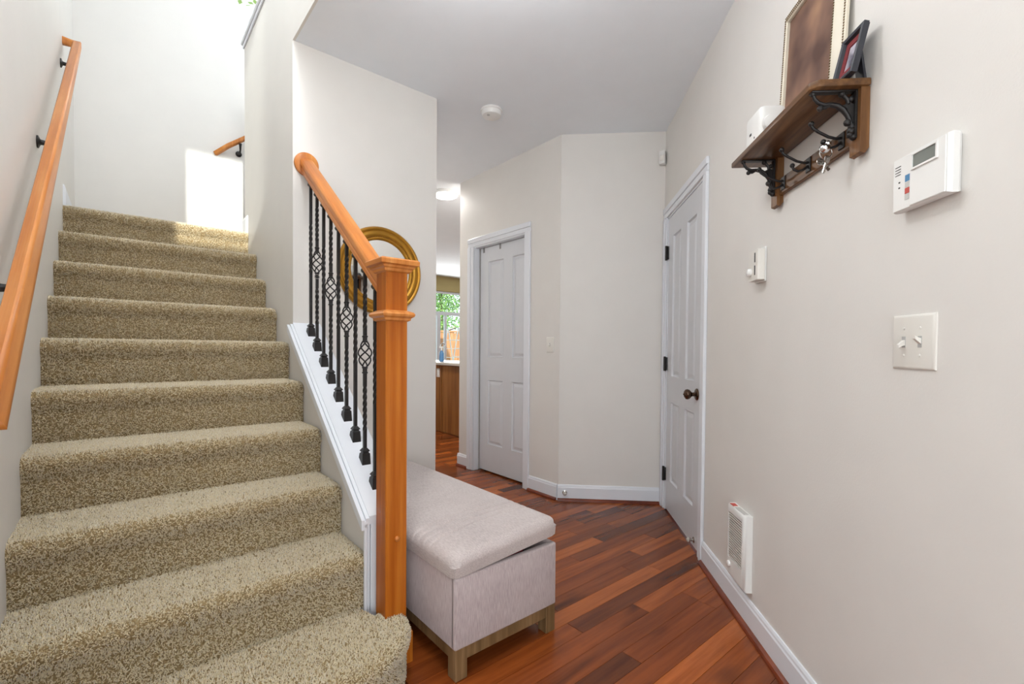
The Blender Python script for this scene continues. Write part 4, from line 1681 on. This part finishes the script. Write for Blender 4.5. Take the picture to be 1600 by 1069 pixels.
# ------------------------------------------------------------------ kitchen at the end of the hall
KC = thing('kitchen_peninsula', 'oak kitchen peninsula seen at the end of the hall', 'cabinet', 'S', (3.6, 5.2, 0))
obj('body', B((3.262, 3.95, 0.0), (3.86, 6.3, 0.895)), 'cabinet_oak', KC)
for a, b in ((3.97, 4.62), (4.64, 5.29), (5.31, 5.96)):
    bm = bmesh.new()
    box(bm, (3.25, a, 0.01), (3.263, b, 0.89), 0.003)
    obj('panel', bm, 'cabinet_oak', KC)
bm = bmesh.new()
box(bm, (3.244, 5.355, 0.735), (3.251, 5.425, 0.85), 0.002)
box(bm, (3.236, 5.372, 0.762), (3.246, 5.408, 0.79), 0.002)
box(bm, (3.236, 5.372, 0.797), (3.246, 5.408, 0.825), 0.002)
c = obj('outlet', bm, 'plastic_white', KC)
c['label'] = 'white power outlet'
bm = bmesh.new()
box(bm, (3.21, 3.93, 0.897), (3.90, 6.32, 0.935), 0.006, 2)
tag(obj('kitchen_counter', bm, 'counter_stone', None, 'S', (3.55, 5.1, 0.9), smooth=40), 'pale stone counter on top of the oak peninsula', 'counter')

bt = Vector((3.44, 5.62, 0.935))
BT = thing('spray_bottle', 'small blue bottle standing on the stone counter', 'bottle', 'S', tuple(bt))
bm = bmesh.new()
lathe(bm, [(0.030, 0.001), (0.032, 0.01), (0.032, 0.11), (0.022, 0.14), (0.012, 0.155)], bt, (0, 0, 1), 20)
obj('body', bm, 'bottle_blue', BT, smooth=50)
bm = bmesh.new()
lathe(bm, [(0.013, 0.155), (0.013, 0.19)], bt, (0, 0, 1), 14)
box(bm, tuple(bt + Vector((-0.04, -0.01, 0.19))), tuple(bt + Vector((0.02, 0.01, 0.212))), 0.003)
obj('sprayer', bm, 'plastic_white', BT, smooth=40)
fc = Vector((3.50, 5.74, 0.935))
FT = thing('kitchen_faucet', 'curved chrome faucet on the stone counter', 'faucet', 'S', tuple(fc))
bm = bmesh.new()
lathe(bm, [(0.024, 0.001), (0.024, 0.01), (0.014, 0.02), (0.012, 0.06)], fc, (0, 0, 1), 16)
obj('base', bm, 'metal_chrome', FT, smooth=50)
bm = bmesh.new()
tube(bm, [fc + Vector((0, 0, 0.05)), fc + Vector((0, 0, 0.20))] + [fc + Vector((0, -0.06 + 0.06 * math.cos(t), 0.20 + 0.06 * math.sin(t))) for t in [i * math.pi / 8 for i in range(1, 9)]], 0.009, 10)
obj('spout', bm, 'metal_chrome', FT, smooth=50)
bm = bmesh.new()
cbw = Vector((3.5, 5.0, 0.936))
lathe(bm, [(0.03, 0.0), (0.05, 0.012), (0.075, 0.03), (0.072, 0.031), (0.046, 0.016), (0.0, 0.008)], cbw, (0, 0, 1), 24)
tag(obj('dark_bowl', bm, 'frame_black', None, 'S', tuple(cbw), smooth=60), 'shallow dark bowl on the stone counter', 'bowl')


def window(name, axis, face, a0, a1, z0, z1, mull, trans, frame='S', depth=0.11, parts=None):
    """white framed window filling a hole; axis = wall normal axis"""
    t = thing(name, None, None, frame, (face, (a0 + a1) / 2, z0) if axis == 0 else ((a0 + a1) / 2, face, z0), kind='structure')
    f0, f1 = face + depth * 0.3, face + depth * 0.75
    w_ = 0.045

    def bx(bm, A0, A1, Z0, Z1, d0=f0, d1=f1):
        if axis == 0:
            box(bm, (d0, A0, Z0), (d1, A1, Z1), 0.002)
        else:
            box(bm, (A0, d0, Z0), (A1, d1, Z1), 0.002)
    bm = bmesh.new()
    bx(bm, a0, a0 + w_, z0, z1)
    bx(bm, a1 - w_, a1, z0, z1)
    bx(bm, a0, a1, z0, z0 + w_)
    bx(bm, a0, a1, z1 - w_, z1)
    obj('frame', bm, 'trim_white', t)
    for m_ in mull:
        bm = bmesh.new()
        bx(bm, m_[0] - m_[1] / 2, m_[0] + m_[1] / 2, z0 + w_, m_[2] if len(m_) > 2 else z1 - w_)
        obj('mullion', bm, 'trim_white', t)
    for zt_ in trans:
        bm = bmesh.new()
        bx(bm, a0 + w_, a1 - w_, zt_ - 0.035, zt_ + 0.035)
        obj('transom', bm, 'trim_white', t)
    bm = bmesh.new()
    fm = (f0 + f1) / 2
    bx(bm, a0 + w_, a1 - w_, z0 + w_, z1 - w_, fm - 0.002, fm + 0.002)
    obj('pane', bm, 'window_glass', t)
    return t


window('window_1', 1, SK, 4.5, 6.7, 0.72, 2.36, [(5.245, 0.085, 1.85), (5.415, 0.05, 1.85), (6.0, 0.06, 1.85)], [1.885])
window('window_2', 1, SB, 0.905, 2.1, 3.62, 5.0, [], [])
window('window_3', 1, SF - 0.11, -0.575, 0.045, 3.7, 5.09, [], [])
window('window_4', 1, SF - 0.11, -2.3, -0.75, 3.7, 5.09, [(-1.5, 0.05)], [])
window('window_5', 1, SF - 0.11, -2.5, -0.9, 0.7, 2.4, [(-1.7, 0.05)], [])
window('window_8_added', 1, SF - 0.11, -0.78, 0.05, 0.15, 2.1, [(-0.365, 0.04)], [1.1])  # unseen glazed door opening, added for the fill behind the camera
window('window_9_added', 0, EL - 0.11, 1.2, 2.8, 3.7, 4.9, [(2.0, 0.05)], [])  # unseen stair window, added for the fill on the opposite wall
window('window_6', 0, -3.21, -0.85, 0.25, 0.7, 2.7, [], [1.9])
window('window_7', 0, 3.2, 1.6, 3.6, 3.5, 4.9, [(2.6, 0.05)], [])

# hanging plant by the upper window
HP = thing('trailing_plant', 'small yellow-green leafy plant beside the upper window', 'plant', 'S', (0.86, 4.42, 3.98))
bm = bmesh.new()
for i in range(22):
    a = rng.uniform(0, 6.28)
    c_ = Vector((0.82 + rng.normal(0, 0.04), 4.42 + rng.normal(0, 0.04), 4.10 + rng.normal(0, 0.07)))
    d_ = Vector((math.cos(a), math.sin(a), rng.uniform(-0.8, 0.3))).normalized() * 0.05
    n_ = d_.cross(Vector((0, 0, 1))).normalized() * 0.018
    v_ = [bm.verts.new(c_), bm.verts.new(c_ + d_ * 0.5 + n_), bm.verts.new(c_ + d_), bm.verts.new(c_ + d_ * 0.5 - n_)]
    bm.faces.new(v_)
lo_ = obj('leaves', bm, 'leaf', HP)
at_ = lo_.data.attributes.new('yarn', 'FLOAT', 'POINT')
at_.data.foreach_set('value', [0.95] * len(lo_.data.vertices))
bm = bmesh.new()
tube(bm, [(0.80, 4.42, 4.0), (0.81, 4.42, 4.15), (0.83, 4.42, 4.35), (0.85, 4.42, ZT - 0.001)], 0.003, 6)
obj('stem', bm, 'bark', HP)

# ------------------------------------------------------------------ outside the kitchen window
struct('lawn', B((0.0, SK + 0.12, -0.4), (16, 24, -0.3)), 'lawn', 'S', label='sunlit lawn outside the kitchen window')
FN = thing('garden_fence', 'brown board fence in the garden behind the kitchen window', 'fence', 'S', (7.5, 12.4, -0.3))
for i in range(44):
    a = 4.9 + i * 0.15
    bm = bmesh.new()
    box(bm, (a, 12.4, -0.3), (a + 0.142, 12.43, 1.62 + 0.01 * ((i * 7) % 3)), 0.004)
    obj('board', bm, 'fence_wood', FN)
for z in (0.2, 1.3):
    obj('fence_rail', B((4.9, 12.43, z), (11.5, 12.47, z + 0.09)), 'fence_wood', FN)
obj('top_rail', B((4.9, 12.36, 1.64), (11.5, 12.48, 1.69)), 'fence_wood', FN)


def tree(name, label, base, h_, r_, nleaf, seed):
    t = thing(name, label, 'tree', 'S', base)
    rg = np.random.default_rng(seed)
    b_ = Vector(base)
    bm = bmesh.new()
    tube(bm, [b_, b_ + Vector((0.05, 0, h_ * 0.4)), b_ + Vector((0, 0.1, h_ * 0.8))], 0.1, 10, [0.13, 0.09, 0.04])
    for i in range(6):
        a = i * 1.05
        p = b_ + Vector((0.03, 0.03, h_ * (0.35 + 0.06 * i)))
        tube(bm, [p, p + Vector((math.cos(a) * r_ * 0.4, math.sin(a) * r_ * 0.4, 0.3)), p + Vector((math.cos(a) * r_ * 0.75, math.sin(a) * r_ * 0.75, 0.6))], 0.03, 6, [0.04, 0.025, 0.01])
    obj('trunk', bm, 'bark', t, smooth=50)
    N = nleaf
    cl_ = rg.normal(0, 1, (40, 3))
    cl_ /= np.linalg.norm(cl_, axis=1)[:, None]
    cl_ *= (rg.random(40) ** 0.4)[:, None] * np.array([r_, r_, h_ * 0.42])
    k_ = rg.integers(0, 40, N)
    C_ = cl_[k_] + rg.normal(0, r_ * 0.17, (N, 3)) + np.array([0, 0, h_ * 0.58])
    d_ = rg.normal(0, 1, (N, 3))
    d_ /= np.linalg.norm(d_, axis=1)[:, None]
    n_ = np.cross(d_, rg.normal(0, 1, (N, 3)))
    n_ /= np.linalg.norm(n_, axis=1)[:, None]
    L = rg.uniform(0.07, 0.13, N)[:, None]
    V = np.stack([C_, C_ + d_ * L * 0.5 + n_ * L * 0.3, C_ + d_ * L, C_ + d_ * L * 0.5 - n_ * L * 0.3], 1).reshape(-1, 3)
    me = bpy.data.meshes.new('foliage')
    me.from_pydata(V.tolist(), [], np.arange(N * 4).reshape(-1, 4).tolist())
    at = me.attributes.new('yarn', 'FLOAT', 'POINT')
    at.data.foreach_set('value', np.repeat(rg.random(N), 4).astype(np.float32))
    me.materials.append(MATS['leaf'])
    o_ = bpy.data.objects.new('foliage', me)
    COL.objects.link(o_)
    o_.parent = t
    o_['kind'] = 'stuff'


tree('garden_tree', 'broad green tree behind the fence outside the kitchen window', (10.6, 17.4, -0.3), 6.0, 2.2, 14000, 2)

RK = thing('drying_rack', 'white folding drying rack standing outside the kitchen window', 'drying rack', 'S', (6.59, 10.2, -0.3))
for sgn in (-1, 1):
    bm = bmesh.new()
    for yy in (9.95, 10.45):
        tube(bm, [(6.59 + sgn * 0.34, yy, -0.3), (6.59 + sgn * 0.01, yy, 1.66)], 0.014, 8)
    lg = obj('side_frame', bm, 'rack_white', RK, smooth=50)
    for q in range(7):
        f = 0.15 + q * 0.115
        x = 6.59 + sgn * (0.34 - 0.33 * f)
        bm = bmesh.new()
        tube(bm, [(x, 9.95, -0.3 + 1.96 * f), (x, 10.45, -0.3 + 1.96 * f)], 0.009, 6)
        obj('rung', bm, 'rack_white', lg, smooth=50)
bm = bmesh.new()
for q in range(8):
    f = 0.1 + q * 0.105
    w_ = 0.34 - 0.33 * f
    tube(bm, [(6.59 - w_, 9.95, -0.3 + 1.96 * f), (6.59 + w_, 9.95, -0.3 + 1.96 * f)], 0.008, 6)
obj('cross_bar', bm, 'rack_white', RK, smooth=50)
